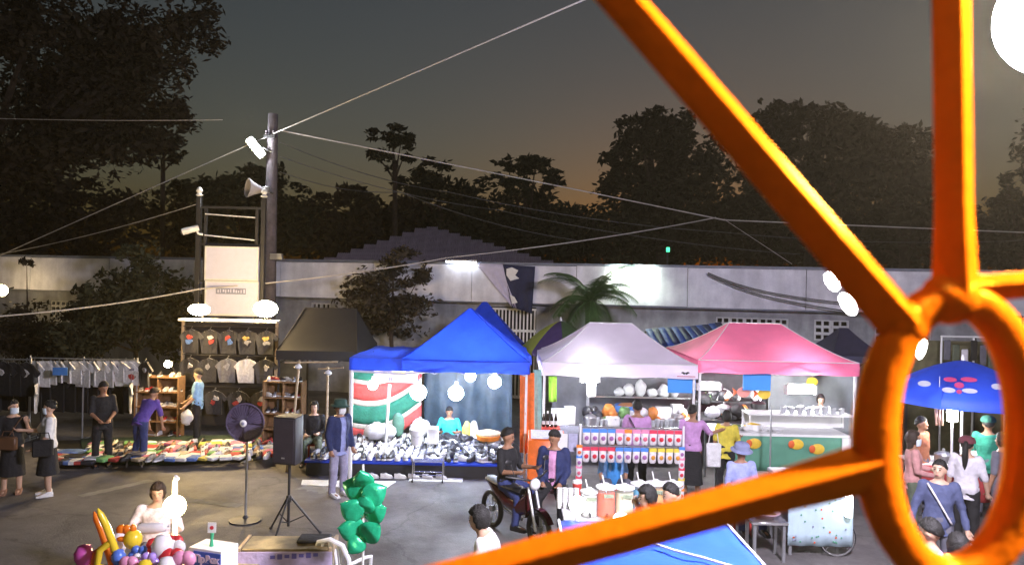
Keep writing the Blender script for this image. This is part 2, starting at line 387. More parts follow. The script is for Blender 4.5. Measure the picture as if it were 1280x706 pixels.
ct = thing('security_camera', 'white bullet security camera on the left sign post', 'camera', cc)
part('body', ct, m_wplast, lambda q: q.tube([(-.22, -.1, -.08), (-.15, -.07, -.05), (.16, .05, .06)], [.085, .09, .08], 12))
part('lens', ct, m_black, lambda q: q.tube([(-.215, -.1, -.079), (-.25, -.115, -.095)], .06, 12))
part('bracket', ct, m_wplast, lambda q: q.tube([(.1, .04, 0), (.15, .06, -.1), (.24, .12, -.12)], .03))

# ------------------------------------------------------------------ overhead wires, each its own cable
m_wire = mat('pale_cable', (.5, .47, .45), .6, var=.1); m_wire2 = mat('dark_cable', (.08, .08, .08), .6)
def wire(label, pts, r=.012, m=None, sag=.0):
    P = [at(*p) for p in pts]; q = []
    for a, b in zip(P, P[1:]):
        for i in range(12): u = i / 12; q.append(a.lerp(b, u) - V(0, 0, sag * 4 * u * (1 - u)))
    q.append(P[-1]); o = MB().tube([p - P[0] for p in q], r, 6).build('overhead_cable', m or m_wire, loc=P[0]); tag(o, label, 'cable')
wire('thick pale cable rising from the left wall to the top of the picture', [(-60, 346, 26), (340, 168, 20.8), (800, -30, 12)], .016)
wire('pale cable crossing low over the white sign board toward the right trees', [(-40, 398, 17), (250, 361, 19.5), (560, 322, 22), (895, 272, 25)], .018, sag=.1)
wire('thin cable running level at the upper left edge', [(-40, 147, 24), (278, 150, 21)], .011, sag=.05)
wire('thin cable dropping from the sign post to the left wall', [(-30, 322, 26), (247, 255, 20)], .012, sag=.15)
wire('bright cable running from the pole down to the right past the trees', [(350, 163, 21), (705, 234, 25), (905, 275, 25), (1290, 291, 24)], .02)
wire('dark cable second below the pole top', [(350, 178, 21), (560, 240, 26), (900, 290, 26), (1290, 300, 25)], .013, m_wire2, .2)
wire('dark cable third below the pole top', [(350, 196, 21), (620, 262, 26), (1000, 318, 25)], .012, m_wire2, .2)
wire('lowest dark cable leaving the pole', [(350, 215, 21), (500, 240, 25), (720, 300, 26)], .012, m_wire2, .2)
wire('thin cable crossing steeply in front of the right trees', [(905, 274, 25), (990, 330, 23)], .008)
for k, s in enumerate(('upper', 'lower')):
    wire(s + ' of two black cables drooping across the right fascia', [(885, 341 + 2 * k, 21.4), (965, 366 + 6 * k, 20.9), (1110, 382 + 12 * k, 20.2)], .02, m_wire2, .06)
gp = at(835, 312, 27); gl = thing('indicator_lamp', 'tiny green lamp glowing in front of the dark trees', 'lamp', (gp.x, 27, 4.5))
part('mast', gl, m_dsteel, lambda q: q.tube([(0, .06, 0), (0, .06, gp.z - 4.4)], .025)); part('lens', gl, mat('green_lens', (.1, 1, .5), emit=1.5), lambda q: q.box((0, 0, gp.z - 4.5), (.12, .08, .17)), bevel=.01)
wl = at(2, 363, 25.5); w_ = thing('wall_lamp', 'warm round lamp on the wall at the far left edge', 'lamp', wl)
globe(w_, (0, 0, 0), .2, (1, .72, .35), 60); part('bracket', w_, m_dsteel, lambda q: q.tube([(0, .1, 0), (0, .6, .1)], .03))

# ------------------------------------------------------------------ trees
m_leafs = [mat('dark_leaves', (.022, .026, .012), .8, var=.5, scale=.8), mat('olive_leaves', (.026, .024, .011), .8, var=.5, scale=.7), mat('brown_leaves', (.028, .021, .012), .8, var=.4, scale=.7)]
m_bark = mat('brown_bark', (.05, .037, .028), .9, var=.35, scale=6, bump=.5)
def leaf(b, p, s, r):
    d = V(r.gauss(0, 1), r.gauss(0, 1), r.gauss(0, .7)).normalized(); e = d.orthogonal().normalized(); e.rotate(Matrix.Rotation(r.random() * 6.28, 3, d)); w = .42
    o = len(b.v); b.v += [p - d * s, p + e * s * w, p + d * s, p - e * s * w]; b.f.append((o, o + 1, o + 2, o + 3)); b.mi.append(0)
def tree(label, Y, lobes, trunk_px, lm=0, dens=2.6, ls=.2, deep=.8, base=None, group=None, name='tree', trunk_r=.22):
    """lobes: (px, py, rx, ry) in photo pixels at distance Y; each becomes a clump with real depth"""
    r = random.Random(label); bx = at(trunk_px, 350, Y).x; t = thing(name, label, 'tree', (bx, Y, 0), 0, group)
    k = Y / F; cr = MB(); lo = []
    for (px, py, rx, ry) in lobes:
        c = at(px, py, Y + r.uniform(-1, 1) * .5); c = V(c.x - bx, r.uniform(-.6, .6) * rx * k * deep, c.z); lo.append((c, rx * k, ry * k))
        n = int(2.3 * dens * math.pi * rx * ry * k * k / (ls * ls * .84)); subs = [V(r.gauss(0, .5), r.gauss(0, .5), r.gauss(0, .5)) for _ in range(max(4, n // 45))]
        for i in range(n):
            s = r.choice(subs); d = s + V(r.gauss(0, .17), r.gauss(0, .17), r.gauss(0, .15))
            if d.length > 1.25: continue
            leaf(cr, c + V(d.x * rx * k, d.y * rx * k * deep, d.z * ry * k), ls * r.uniform(.6, 1.3), r)
    me = bpy.data.meshes.new('crown'); me.from_pydata([tuple(p) for p in cr.v], [], cr.f); me.materials.append(m_leafs[lm]); link('crown', me, t)
    zb = min(c.z - b * .4 for c, a, b in lo); top = max(lo, key=lambda q: q[0].z)[0]
    b = MB(); b.tube([(0, 0, 0), (.05, .05, zb * .5), (top.x * .2, 0, zb), (top.x * .7, top.y * .5, (zb + top.z) / 2), top], [trunk_r * 1.25, trunk_r, trunk_r * .85, trunk_r * .5, trunk_r * .15], 8)
    b.build('trunk', m_bark, t)
    for c, a, bb in lo:
        q = MB(); s = V(top.x * .2, 0, zb * .95); q.tube([s, s.lerp(c, .5) + V(0, 0, .15 * bb), c], [trunk_r * .5, trunk_r * .32, trunk_r * .12], 6); q.build('limb', m_bark, t)
    return t
tree('slender tall tree with a ragged tuft crown left of the middle', 36, [(487, 165, 28, 12), (500, 178, 18, 12), (470, 194, 20, 11), (505, 198, 14, 8), (492, 210, 8, 9)], 492, 0, 3.2, .16, trunk_r=.13)
tree('slender palm-like tree with a drooping tuft at the upper left', 34, [(200, 190, 22, 9), (222, 200, 18, 9), (212, 182, 26, 9)], 200, 0, 3, .15, trunk_r=.12)
tree('low rounded tree group left half of the skyline dip', 42, [(545, 215, 28, 17), (525, 235, 30, 22), (575, 240, 40, 26), (560, 275, 60, 32), (590, 262, 26, 20)], 555, 0, 3.2, .24)
tree('spreading tree with a flat fan top at the skyline dip', 43, [(655, 200, 36, 9), (668, 212, 34, 12), (640, 222, 30, 14), (680, 226, 22, 10), (660, 248, 42, 20), (640, 282, 55, 30), (700, 290, 60, 30)], 660, 0, 3.2, .24)
tree('tall rounded tree rising left of the diagonal orange bar', 40, [(812, 148, 32, 14), (800, 172, 38, 22), (835, 165, 34, 26), (785, 205, 36, 26), (830, 215, 44, 34), (775, 236, 30, 14), (870, 220, 44, 50), (800, 270, 70, 40), (880, 290, 60, 40), (850, 172, 26, 30)], 830, 1, 3.2, .24, trunk_r=.35)
tree('broad dark tree seen between the two upper orange bars', 42, [(955, 150, 26, 18), (1020, 150, 50, 20), (985, 175, 50, 34), (1060, 178, 54, 34), (1040, 230, 80, 44), (960, 220, 50, 40), (1000, 290, 90, 50), (925, 270, 40, 40)], 1010, 1, 3.2, .25, trunk_r=.4)
tree('dark tree crown left of the vertical orange bar', 44, [(1135, 168, 32, 20), (1110, 190, 40, 28), (1150, 210, 36, 34), (1125, 260, 60, 46), (1180, 250, 30, 34), (1110, 310, 70, 34)], 1130, 1, 3, .25, trunk_r=.35)
tree('leaning tree hung with creepers at the right edge', 34, [(1268, 230, 18, 22), (1255, 262, 26, 16), (1275, 270, 26, 40), (1262, 310, 34, 30), (1290, 190, 24, 50), (1230, 300, 26, 30), (1240, 340, 40, 24)], 1275, 1, 2.2, .17, trunk_r=.25)
tree('broad dark tree behind the sign frame', 38, [(285, 232, 40, 22), (330, 232, 36, 26), (265, 262, 50, 34), (350, 268, 46, 36), (300, 300, 70, 30), (290, 250, 30, 30)], 300, 0, 3, .22)
tree('brownish tree between the pole and the tall tuft tree', 41, [(415, 246, 26, 12), (445, 242, 24, 12), (400, 270, 40, 24), (450, 272, 44, 26), (430, 300, 60, 26), (490, 268, 40, 24), (500, 300, 50, 30)], 430, 2, 3, .24)
tree('dark tree mass over the left wall', 36, [(110, 245, 60, 18), (50, 265, 60, 28), (160, 265, 50, 28), (210, 285, 50, 34), (100, 295, 80, 34), (20, 300, 60, 34)], 100, 2, 3, .22, trunk_r=.3)
tree('huge dim tree filling the top left corner', 30, [(60, 40, 70, 50), (120, 75, 60, 46), (30, 110, 70, 40), (150, 30, 50, 36), (70, 160, 80, 36), (20, 210, 60, 40), (0, 20, 60, 60), (190, 90, 50, 50), (130, 130, 70, 40), (230, 40, 50, 40), (200, 140, 40, 30), (90, 100, 90, 60), (60, 190, 90, 40), (160, 180, 60, 30)], -30, 2, 2.2, .17, trunk_r=.45)
for i, (pa, pb_) in enumerate(((730, 790), (560, 640), (380, 470), (920, 1010), (1100, 1200))):
    tree(['low dark shrubby tree beneath the skyline dip', 'low dark tree behind the house roof', 'low dark tree right behind the sign boards', 'low dark tree under the broad right tree', 'low dark tree behind the ring at right'][i], 47,
         [(pa - 40, 285, 60, 30), (pb_, 280, 70, 30), ((pa + pb_) / 2, 305, 90, 34), (pb_ + 40, 312, 60, 30)], (pa + pb_) / 2, i % 2, 3.2, .27)
# shrubs against the wall
tree('twiggy dark shrub growing in front of the fascia left of the pennant', 23.0, [(495, 322, 30, 16), (480, 352, 44, 20), (520, 350, 26, 20), (450, 370, 30, 16), (490, 380, 56, 22), (470, 405, 60, 20)], 490, 2, 1.9, .1, name='shrub', trunk_r=.07)
tree('dark shrub in front of the left wall beside the sign frame', 22.5, [(172, 330, 30, 26), (165, 365, 34, 30), (190, 390, 50, 30), (150, 400, 50, 30), (205, 350, 30, 24), (215, 420, 40, 26), (130, 380, 34, 26), (120, 425, 50, 26)], 170, 0, 2.6, .11, name='shrub', trunk_r=.08)
tree('sprig of creeper hanging over the far left wall top', 25.2, [(38, 330, 9, 10), (30, 405, 44, 26), (75, 420, 44, 22), (20, 430, 44, 24), (60, 440, 60, 20), (100, 395, 30, 16)], 40, 2, 2.2, .1, name='shrub', trunk_r=.05)
# palm
pm = at(738, 400, 20.3); palm = thing('palm_tree', 'feathery palm in front of the hall between the gate and the tube lamp', 'tree', (pm.x, 20.3, 0))
part('trunk', palm, m_bark, lambda q: q.tube([(0, 0, 0), (.05, 0, 1.5), (0, 0, 3.3)], [.22, .17, .15], 10))
m_palm = mat('palm_green', (.055, .11, .035), .5, var=.4, scale=2)
for i in range(24):
    az = i * 2.4; el = rnd.uniform(-.1, 1.25); L = rnd.uniform(1.3, 1.75)
    def frond(q):
        P = []; d = V(math.cos(az) * math.cos(el), math.sin(az) * math.cos(el), math.sin(el)); p = V(0, 0, 3.3)
        for j in range(12): P.append(p.copy()); p += d * L / 11; d = (d + V(0, 0, -.17)).normalized()
        q.tube(P, [.022 * (1 - j / 13) for j in range(12)], 5)
        for j in range(1, 12):
            for u in (0, .33, .66):
                c = P[j - 1].lerp(P[j], u); d = (P[j] - P[j - 1]).normalized(); sd_ = d.cross(V(0, 0, 1)).normalized()
                ll = .46 * math.sin(math.pi * min(1, (j + u) / 12.5)) + .08
                for s in (-1, 1):
                    tip = c + (sd_ * s * .75 + d * .5 + V(0, 0, -.35)) * ll; w = d * .02
                    o = len(q.v); q.v += [c - w, c + w, tip]; q.f.append((o, o + 1, o + 2)); q.mi.append(0)
    part('frond', palm, m_palm, frond, smooth=0)
# ------------------------------------------------------------------ ride car frame in front of the camera, with its lamps, and the flood lamp
m_orange = mat('glossy_orange_paint', (.76, .145, .006), .5, var=.12, scale=30, bump=.12, bscale=90)
_n = m_orange.node_tree.nodes; _l = m_orange.node_tree.links; _b = _n['Principled BSDF']; _b.inputs['Specular IOR Level'].default_value = 0
_g = _n.new('ShaderNodeBsdfGlossy'); _g.inputs['Color'].default_value = (1, .5, .06, 1); _g.inputs['Roughness'].default_value = .3; _x = _n.new('ShaderNodeMixShader'); _x.inputs[0].default_value = .07
_l.new(_b.outputs[0], _x.inputs[1]); _l.new(_g.outputs[0], _x.inputs[2]); _l.new(_x.outputs[0], _n['Material Output'].inputs['Surface'])
RY = .56
rf = thing('ride_frame', 'orange painted bars and oval ring of the ride car, close and blurred', 'ride frame', at(1190, 545, RY))
O = Vector(rf.location)
def bar_(p0, p1, w, d, twist, y0=RY, y1=RY, ends=(1, 1)):
    a, b = at(*p0, y0) - O, at(*p1, y1) - O; ax = (b - a).normalized(); k = RY / F
    f = V(0, -1, 0); f = (f - ax * f.dot(ax)).normalized(); f.rotate(Matrix.Rotation(twist, 3, ax)); s = ax.cross(f)
    N = 14; prof = []
    for j in range(24):                              # rounded rectangle
        t = 2 * math.pi * j / 24; c_, s_ = math.cos(t), math.sin(t); e = .2
        prof.append((math.copysign(abs(c_) ** e, c_) * w * k / 2, math.copysign(abs(s_) ** e, s_) * d * k / 2))
    rings = []
    for i in range(N + 1):
        u = i / N; p = a.lerp(b, u); sc = ends[0] + (1 - ends[0]) * min(1, u * 4) if u < .5 else ends[1] + (1 - ends[1]) * min(1, (1 - u) * 4)
        rings.append([p + (s * x + f * y) * sc for x, y in prof])
    part('bar', rf, m_orange, lambda q: q.loft(rings), smooth=1)
bar_((742, -40), (1128, 408), 42, 40, .6, ends=(1, 1.12))
bar_((1188, -60), (1194, 372), 36, 34, .86, ends=(1, 1.25))
bar_((1092, 582), (500, 742), 36, 36, -.45, ends=(1.3, 1))
bar_((1205, 362), (1330, 352), 26, 26, .5, ends=(1.3, 1))
def ring(q):
    c = V(0, 0, 0); k = RY / F; N = 64; R_ = []
    for i in range(N + 1):
        t = 2 * math.pi * i / N; nx, nz_ = math.cos(t), math.sin(t)
        p = V(96 * k * nx, 0, 172 * k * nz_); n = V(nx / 96, 0, nz_ / 172).normalized(); wv = 23 + 5 * (1 - abs(nz_))
        R_.append([p + (n * math.cos(a) + V(0, 1, 0) * math.sin(a)) * wv * k for a in [2 * math.pi * j / 16 for j in range(16)]])
    q.loft(R_, caps=False)
part('ring', rf, m_orange, ring, smooth=3)
for (px, py, s) in ((1132, 404, 22), (1188, 372, 24), (1088, 584, 20)):      # weld lumps where the bars meet the ring
    part('weld', rf, m_orange, lambda q: q.ell(at(px, py, RY) - O, (s * RY / F * 1.5, s * RY / F * 1.2, s * RY / F * 1.4), 14, 10), smooth=3, wrinkle=.002, wscale=60)
led = (1, .97, .95)
def ride_led(px, py, Y, r, sq, pw):
    b = MB(); b.ell(at(px, py, Y) - O, (r * sq[0], r, r * sq[1]), 10, 8, Matrix.Rotation(sq[2], 3, 'Y'))
    b.build('led_lamp', bulb_mat('ride_led_%d' % px, led, pw, 4 * math.pi * r * r), rf, smooth=3)
ride_led(1040, 352, .66, .004, (1, 2, -.6), .05); ride_led(1060, 380, .66, .0045, (1, 2.2, -.6), .05); ride_led(1101, 424, .66, .003, (1, 1.3, -.5), .03)
ride_led(1152, 436, .66, .003, (.6, 2.6, .3), .03)
# two warm bulbs of the ride car, on arms of the same frame
def ride_bulb(p, r, pw, c, via):
    part('lamp_arm', rf, m_orange, lambda q: q.tube([V(*x) - O for x in via] + [p + V(0, 0, r + .05) - O], .012)); part('lamp_holder', rf, m_black, lambda q: q.lathe([(.03, r * .8), (.03, r + .04), (.015, r + .05)], 10, p - O)); globe(rf, p - O, r, c, pw)
ride_bulb(V(.2, -.1, 4.5), .05, 12, (1, .8, .6), [at(1188, -60, RY), (.35, .3, 4.75)])
ride_bulb(V(.95, .42, 4.28), .06, 400, (1, .86, .4), [at(1330, 352, RY), (.7, .5, 3.9), (.9, .45, 4.4)])

fp = at(1328, 20, 4.6)
fl_ = thing('flood_lamp', 'dazzling white globe flood lamp at the top right corner', 'lamp', (fp.x + .6, fp.y + .2, 0))
fo = V(-.6, -.2, fp.z)
globe(fl_, fo, .37, (.88, .82, 1), 5200, 'globe')
part('mast', fl_, m_steel, lambda q: q.tube([(0, 0, 0), (0, 0, fp.z + .5)], [.06, .04], 10))
part('arm', fl_, m_steel, lambda q: q.tube([(0, 0, fp.z + .45), (-.3, -.1, fp.z + .5), (fo.x, fo.y, fp.z + .4)], .025))
part('cap', fl_, m_steel, lambda q: q.lathe([(.02, .14), (.1, .1), (.13, 0), (.12, -.02)], 14, (fo.x, fo.y, fp.z + .36)))
# ------------------------------------------------------------------ canopies
def tent(label, x0, x1, y0, y1, ze, zr, rl, m, mv=None, val=.2, posts=((-1, -1), (1, -1), (1, 1), (-1, 1)), pm=None, conc=1.3, name='canopy_tent', truss=True, group=None, sag=.03, pipe=None):
    cx, cy, hw, hd = (x0 + x1) / 2, (y0 + y1) / 2, (x1 - x0) / 2, (y1 - y0) / 2
    t = thing(name, label, 'tent', (cx, cy, 0), 0, group); pm = pm or m_white
    def edge(T, n=12):
        ax, ay = rl + (hw - rl) * T, .02 + (hd - .02) * T; P = []
        for (sx0, sy0, sx1, sy1) in ((-1,-1,1,-1), (1,-1,1,1), (1,1,-1,1), (-1,1,-1,-1)):
            for i in range(n): u = i / n; P.append((ax * (sx0 + (sx1 - sx0) * u), ay * (sy0 + (sy1 - sy0) * u), u))
        return P
    def can(q):
        rings = []
        for i in range(13):
            T = i / 12; z = ze + (zr - ze) * (1 - T) ** conc
            rings.append([V(x, y, z - sag * math.sin(math.pi * u) * T * (1.3 - T) * 3 + .012 * noise.noise(V(x * 2, y * 2, 5))) for x, y, u in edge(T)])
        q.loft(rings, caps=False)
    c = part('canopy', t, m, can, smooth=.5)
    def va(q):
        A_, B_ = [], []
        for x, y, u in edge(1):
            s = 1.003; A_.append(V(x * s, y * s, ze + .004)); w = 1.006 + .006 * math.sin(u * 25 + x); B_.append(V(x * w, y * w, ze - val + .012 * math.sin(u * 19)))
        q.loft([A_, [(a + b) / 2 * 1 for a, b in zip(A_, B_)], B_], caps=False)
    v_ = part('valance', t, mv or m, va, smooth=.6)
    for sx in (-1, 1):                             # pale piping along the hips, ridge and hem
        for sy in (-1, 1):
            part('piping', t, pipe or m, lambda q: q.tube([(sx * (rl + (hw - rl) * i / 10), sy * (.02 + (hd - .02) * i / 10), ze + (zr - ze) * (1 - i / 10) ** conc + .008) for i in range(11)], .009, 5))
    part('piping', t, pipe or m, lambda q: q.tube([(-rl, 0, zr + .006), (rl, 0, zr + .006)], .01, 5)); part('piping', t, pipe or m, lambda q: q.tube([(-hw, -hd * 1.004, ze + .004), (hw, -hd * 1.004, ze + .004)], .009, 5))
    for sx, sy in posts:
        part('post', t, pm, lambda q: q.box((sx * (hw - .05), sy * (hd - .05), (ze - .02) / 2), (.045, .045, ze - .02)), bevel=.005)
        part('foot', t, pm, lambda q: q.box((sx * (hw - .05), sy * (hd - .05), .006), (.11, .11, .012)))
    if truss:
        for sy in (-1, 1):
            for i in range(4):
                a = -hw + .08 + i * (2 * hw - .16) / 4; b = a + (2 * hw - .16) / 4
                for k in (0, 1): part('truss_bar', t, pm, lambda q: q.tube([(a, sy * (hd - .05) + .014 * k, ze - .04 - .22 * k), (b, sy * (hd - .05) + .014 * k, ze - .26 + .22 * k)], .011, 6))
    return t
m_blue = mat('royal_blue_tarp', (.025, .085, .7), .55, var=.16, scale=3, trans=.3, bump=.15, bscale=14)
m_whitet = mat('off_white_canopy', (.9, .8, .93), .6, var=.06, scale=2, trans=.25, bump=.15, bscale=12)
m_pink = mat('pink_canopy', (.9, .2, .36), .6, var=.08, scale=2, trans=.25, bump=.15, bscale=12)
bx = lambda px, Y: at(px, 450, Y).x
tw = tent('white pop-up canopy over the crowded food stall', bx(678, 14.5), bx(872, 14.5), 14.5, 17.4, 2.2, 2.92, .45, m_whitet, val=.26, pipe=m_white)
e = MB().slab([(-.09, 0, 0), (-.05, 0, .02), (0, 0, .0), (.05, 0, .02), (.09, 0, 0), (.02, 0, -.04), (0, 0, -.02), (-.02, 0, -.04)], (0, -.004, 0)).build('emblem', m_black, tw, loc=(1.28, -1.475, 2.06))
MB().box((0, 0, 0), (.36, .004, .012)).build('emblem', mat('red_ink', (.5, .03, .05), .6), tw, loc=(1.3, -1.474, 1.985))
tent('pink pop-up canopy over the counter with green cloth', bx(873, 14.6), bx(1074, 14.6), 14.6, 17.6, 2.3, 2.98, .56, m_pink, val=.25, pipe=m_white)
tb = tent('front royal blue canopy over the shoe stall', bx(500, 13.9), bx(662, 13.9), 13.9, 16.9, 2.25, 3.18, .03, m_blue, val=.22, conc=1.12, posts=((1, -1), (1, 1), (-1, 1)))
tent('rear royal blue canopy peeking out behind the front one', bx(540, 17.2), bx(664, 17.2), 17.2, 19.8, 2.05, 3.25, .05, m_blue, val=.2, conc=1.12)
# lean-to awning that widens the blue stall to the left
aw = thing('awning', 'flat blue awning strip extending the shoe stall to the left', 'awning', (bx(468, 13.9), 13.9, 0))
xa, xb = bx(437, 13.9) - bx(468, 13.9), bx(503, 13.9) - bx(468, 13.9)
c = part('cloth', aw, m_blue, lambda q: (q.sheet([[V(xa + (xb - xa) * i / 8, -.02, 2.27 - .23 * j) for i in range(9)] for j in (1, 0)] + [[V(xa + (xb - xa) * i / 8, 2.6 * j / 6, 2.27 + .015 * math.sin(i * 1.7 + j)) for i in range(9)] for j in range(1, 7)])))
for yy in (.02, 2.5): part('post', aw, m_white, lambda q: q.tube([(xa + .05, yy, 0), (xa + .03, yy, 2.25)], .04, 8))
part('front_pole', aw, m_white, lambda q: q.tube([(xa, .03, 2.02), (xb, .03, 1.98), (xb + .7, .03, 2.06)], .022, 8))
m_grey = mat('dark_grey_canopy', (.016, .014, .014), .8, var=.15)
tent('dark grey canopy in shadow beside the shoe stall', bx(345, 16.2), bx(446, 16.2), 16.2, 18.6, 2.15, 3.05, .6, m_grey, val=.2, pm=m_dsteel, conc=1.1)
m_navyt = mat('dark_navy_canopy', (.03, .03, .07), .7, var=.15)
tent('small dark navy canopy behind the right end of the pink one', bx(1040, 18.5), bx(1110, 18.5), 18.5, 20.4, 2.1, 2.75, .1, m_navyt, val=.15, pm=m_dsteel)
# striped parasol and striped awning behind the white canopy
def parasol(label, c, rad, zr, za, mats, name='parasol', ribs=8, pole=True, val=.1, droop=.06):
    t = thing(name, label, 'parasol', (c[0], c[1], 0)); n = ribs * 3
    for k in range(ribs):
        def pan(q):
            g = []
            for i in range(9):
                r = rad * (i / 8 if i else .02); row = []
                for j in range(4):
                    a = 2 * math.pi * (k + j / 3) / ribs; pinch = 1 - .05 * math.sin(math.pi * j / 3) * i / 8
                    row.append(V(r * pinch * math.cos(a), r * pinch * math.sin(a), za - (za - zr) * (i / 8) ** 1.5))
                g.append(row)
            a0 = g[-1]; g.append([p + V(0, 0, -val) for p in a0]); q.sheet(g)
        part('panel', t, mats[k % len(mats)], pan, smooth=1)
    part('pole', t, m_wplast, lambda q: q.tube([(0, 0, .0), (0, 0, za - .02)], .022, 8)); part('finial', t, m_wplast, lambda q: q.lathe([(.03, 0), (.03, .05), (.01, .1)], 8, (0, 0, za)))
    for k in range(ribs):
        a = 2 * math.pi * k / ribs; part('rib', t, m_steel, lambda q: q.tube([(0, 0, za - .06), (rad * .97 * math.cos(a), rad * .97 * math.sin(a), zr - .02)], .007, 5))
    part('base', t, m_black, lambda q: q.lathe([(.25, 0), (.25, .05), (.05, .1), (.05, .25)], 14))
    return t
my = mat('lime_panel', (.45, .5, .06), .6, trans=.2); mp = mat('purple_panel', (.08, .05, .14), .6, trans=.2); mg = mat('dull_green_panel', (.07, .12, .05), .6, trans=.2)
parasol('old lime purple and green striped parasol left of the white canopy', (bx(700, 18.0), 18.0), 1.0, 2.15, 2.85, [my, mp, mg, mg])
m_bs = mat('bright_blue_stripe', (.03, .1, .5), .6, trans=.2); m_ds = mat('dark_blue_stripe', (.015, .03, .14), .6, trans=.2)
sa = thing('striped_awning', 'blue striped awning sloping between the white and pink canopies', 'awning', (bx(868, 18.6), 18.6, 0))
for k in range(12):
    x0 = -1.0 + k * .17
    o = part('stripe', sa, (m_bs, m_ds)[k % 2], lambda q: q.sheet([[V(x0 + .17 * i / 2, 1.4 * j / 4, 2.22 + .35 * j / 4 + .12 * (x0 + 1 + .085 * i) + .02 * math.sin(3 * x0 + j)) for i in range(3)] for j in range(5)] ))
    o.modifiers.new('t', 'SOLIDIFY').thickness = .006
for xx in (-1, 1.04):
    for yy in (0.03, 1.37): part('post', sa, m_dsteel, lambda q: q.tube([(xx, yy, 0), (xx, yy, 2.2 + .1 * (xx + 1) + .24 * yy)], .02, 8))

# ------------------------------------------------------------------ garments
def tee_mesh(name, w=.5, h=.62, m=None, th=.035, sl=.16, wr=.012):
    b = MB(); P = [(-w*.17, 0), (-w/2, -.05), (-w/2 - sl, -.2), (-w/2 - sl + .09, -.27), (-w/2 + .01, -.18), (-w/2 + .005, -h), (w/2 - .005, -h), (w/2 - .01, -.18), (w/2 + sl - .09, -.27), (w/2 + sl, -.2), (w/2, -.05), (w*.17, 0), (w*.08, -.06), (-w*.08, -.06)]
    bm = bmesh.new(); f = bm.faces.new([bm.verts.new((x, -th / 2, z)) for x, z in P]); bmesh.ops.triangulate(bm, faces=[f]); bmesh.ops.subdivide_edges(bm, edges=bm.edges[:], cuts=2, use_grid_fill=True)
    r = bmesh.ops.extrude_face_region(bm, geom=bm.faces[:]); bmesh.ops.translate(bm, vec=(0, th, 0), verts=[g for g in r['geom'] if isinstance(g, bmesh.types.BMVert)])
    bmesh.ops.recalc_face_normals(bm, faces=bm.faces)
    me = bpy.data.meshes.new(name); bm.to_mesh(me); bm.free(); me.materials.append(m)
    for v in me.vertices: v.co.y += wr * 1.6 * math.sin(v.co.x * 21 + v.co.z * 3) + wr * noise.noise(v.co * 9)
    me.shade_smooth(); me.set_sharp_from_angle(angle=.9); return me
def fab(name, c, **k): return mat(name, c, .85, var=.18, scale=11, bump=.75, bscale=13, **k)
m_tw = fab('white_cotton', (.72, .71, .7)); m_tb = fab('black_cotton', (.015, .015, .017)); m_td = fab('charcoal_cotton', (.05, .05, .055)); m_tg = fab('grey_cotton', (.2, .2, .21))
tees = {k: tee_mesh('shirt_body', m=v) for k, v in dict(w=m_tw, b=m_tb, d=m_td, g=m_tg).items()}
ink = [mat('ink_' + n, c, .7, var=.5, scale=30) for n, c in dict(pale=(.6, .58, .55), red=(.45, .06, .05), blue=(.1, .2, .5), gold=(.5, .35, .1), grey=(.3, .3, .32)).items()]
hook = MB().tube([(-.2, 0, -.05), (0, 0, .02), (.2, 0, -.05)], .006, 5).tube([(0, 0, .02), (0, 0, .06), (.025, 0, .085), (.04, 0, .06)], .005, 5).mesh('hanger', m_steel)
def tee(label, loc, rz, kind, prints=None, sc=(1, 1, 1), group=None):
    t = thing('t_shirt', label, 't-shirt', loc, rz, group); t.scale = sc
    link('body', tees[kind], t); link('hanger', hook, t)
    if prints is not None:
        for j in range(prints[1]):
            q = MB(); cx, cz = rnd.uniform(-.06, .06), -.2 - .1 * j; n = 9
            q.slab([(cx + rnd.uniform(.05, .14) * math.cos(2*math.pi*k/n) , -.052, cz + rnd.uniform(.03, .1) * math.sin(2*math.pi*k/n)) for k in range(n)], (0, .03, 0)); q.build('print', ink[(prints[0] + j) % 5], t)
    return t
def rail(name, label, x0, x1, y, z, m=None, n=2):
    t = thing(name, label, 'clothes rail', ((x0 + x1) / 2, y, 0)); h = (x1 - x0) / 2
    part('rail', t, m or m_steel, lambda q: q.tube([(-h, 0, z), (h, 0, z)], .016, 8))
    for i in range(n):
        xx = -h + 2 * h * i / (n - 1); part('leg', t, m or m_steel, lambda q: q.tube([(xx, 0, z + .05), (xx, 0, 0)], .018, 8)); part('foot', t, m or m_steel, lambda q: q.tube([(xx, -.3, .02), (xx, .3, .02)], .018, 8))
    return t
YR = 16.6; xz = lambda px, py, Y: at(px, py, Y)
a, b_ = xz(38, 447, YR), xz(172, 447, YR)
rail('clothes_rail', 'steel rail holding the row of white t-shirts at left', a.x, b_.x, YR, a.z, n=3)
N = 13
for i in range(N):
    p = a.lerp(b_, (i + .5) / N); wd = ('first', 'second', 'third', 'fourth', 'fifth', 'sixth', 'seventh', 'eighth', 'ninth', 'tenth', 'eleventh', 'twelfth', 'last')[i]
    pr = {4: (4, 1), 6: (4, 2), 8: (0, 1), 10: (4, 2), 12: (4, 3)}.get(i)
    tee(f'white t-shirt hanging {wd} from the left on the long rail', V(p.x, YR, p.z - .075), R(-22 + rnd.uniform(-16, 16)) if i < 12 else R(-8), 'w', pr, (rnd.uniform(.72, .95), 1, rnd.uniform(.72, .95)))
q = xz(75, 464, 16.2); tag(part('poster_card', None, mat('bright_blue_card', (.08, .25, .65), .6), lambda s: s.box((0, 0, 0), (.32, .012, .17)), loc=q), 'small bright blue card hung on the white t-shirts', 'card')
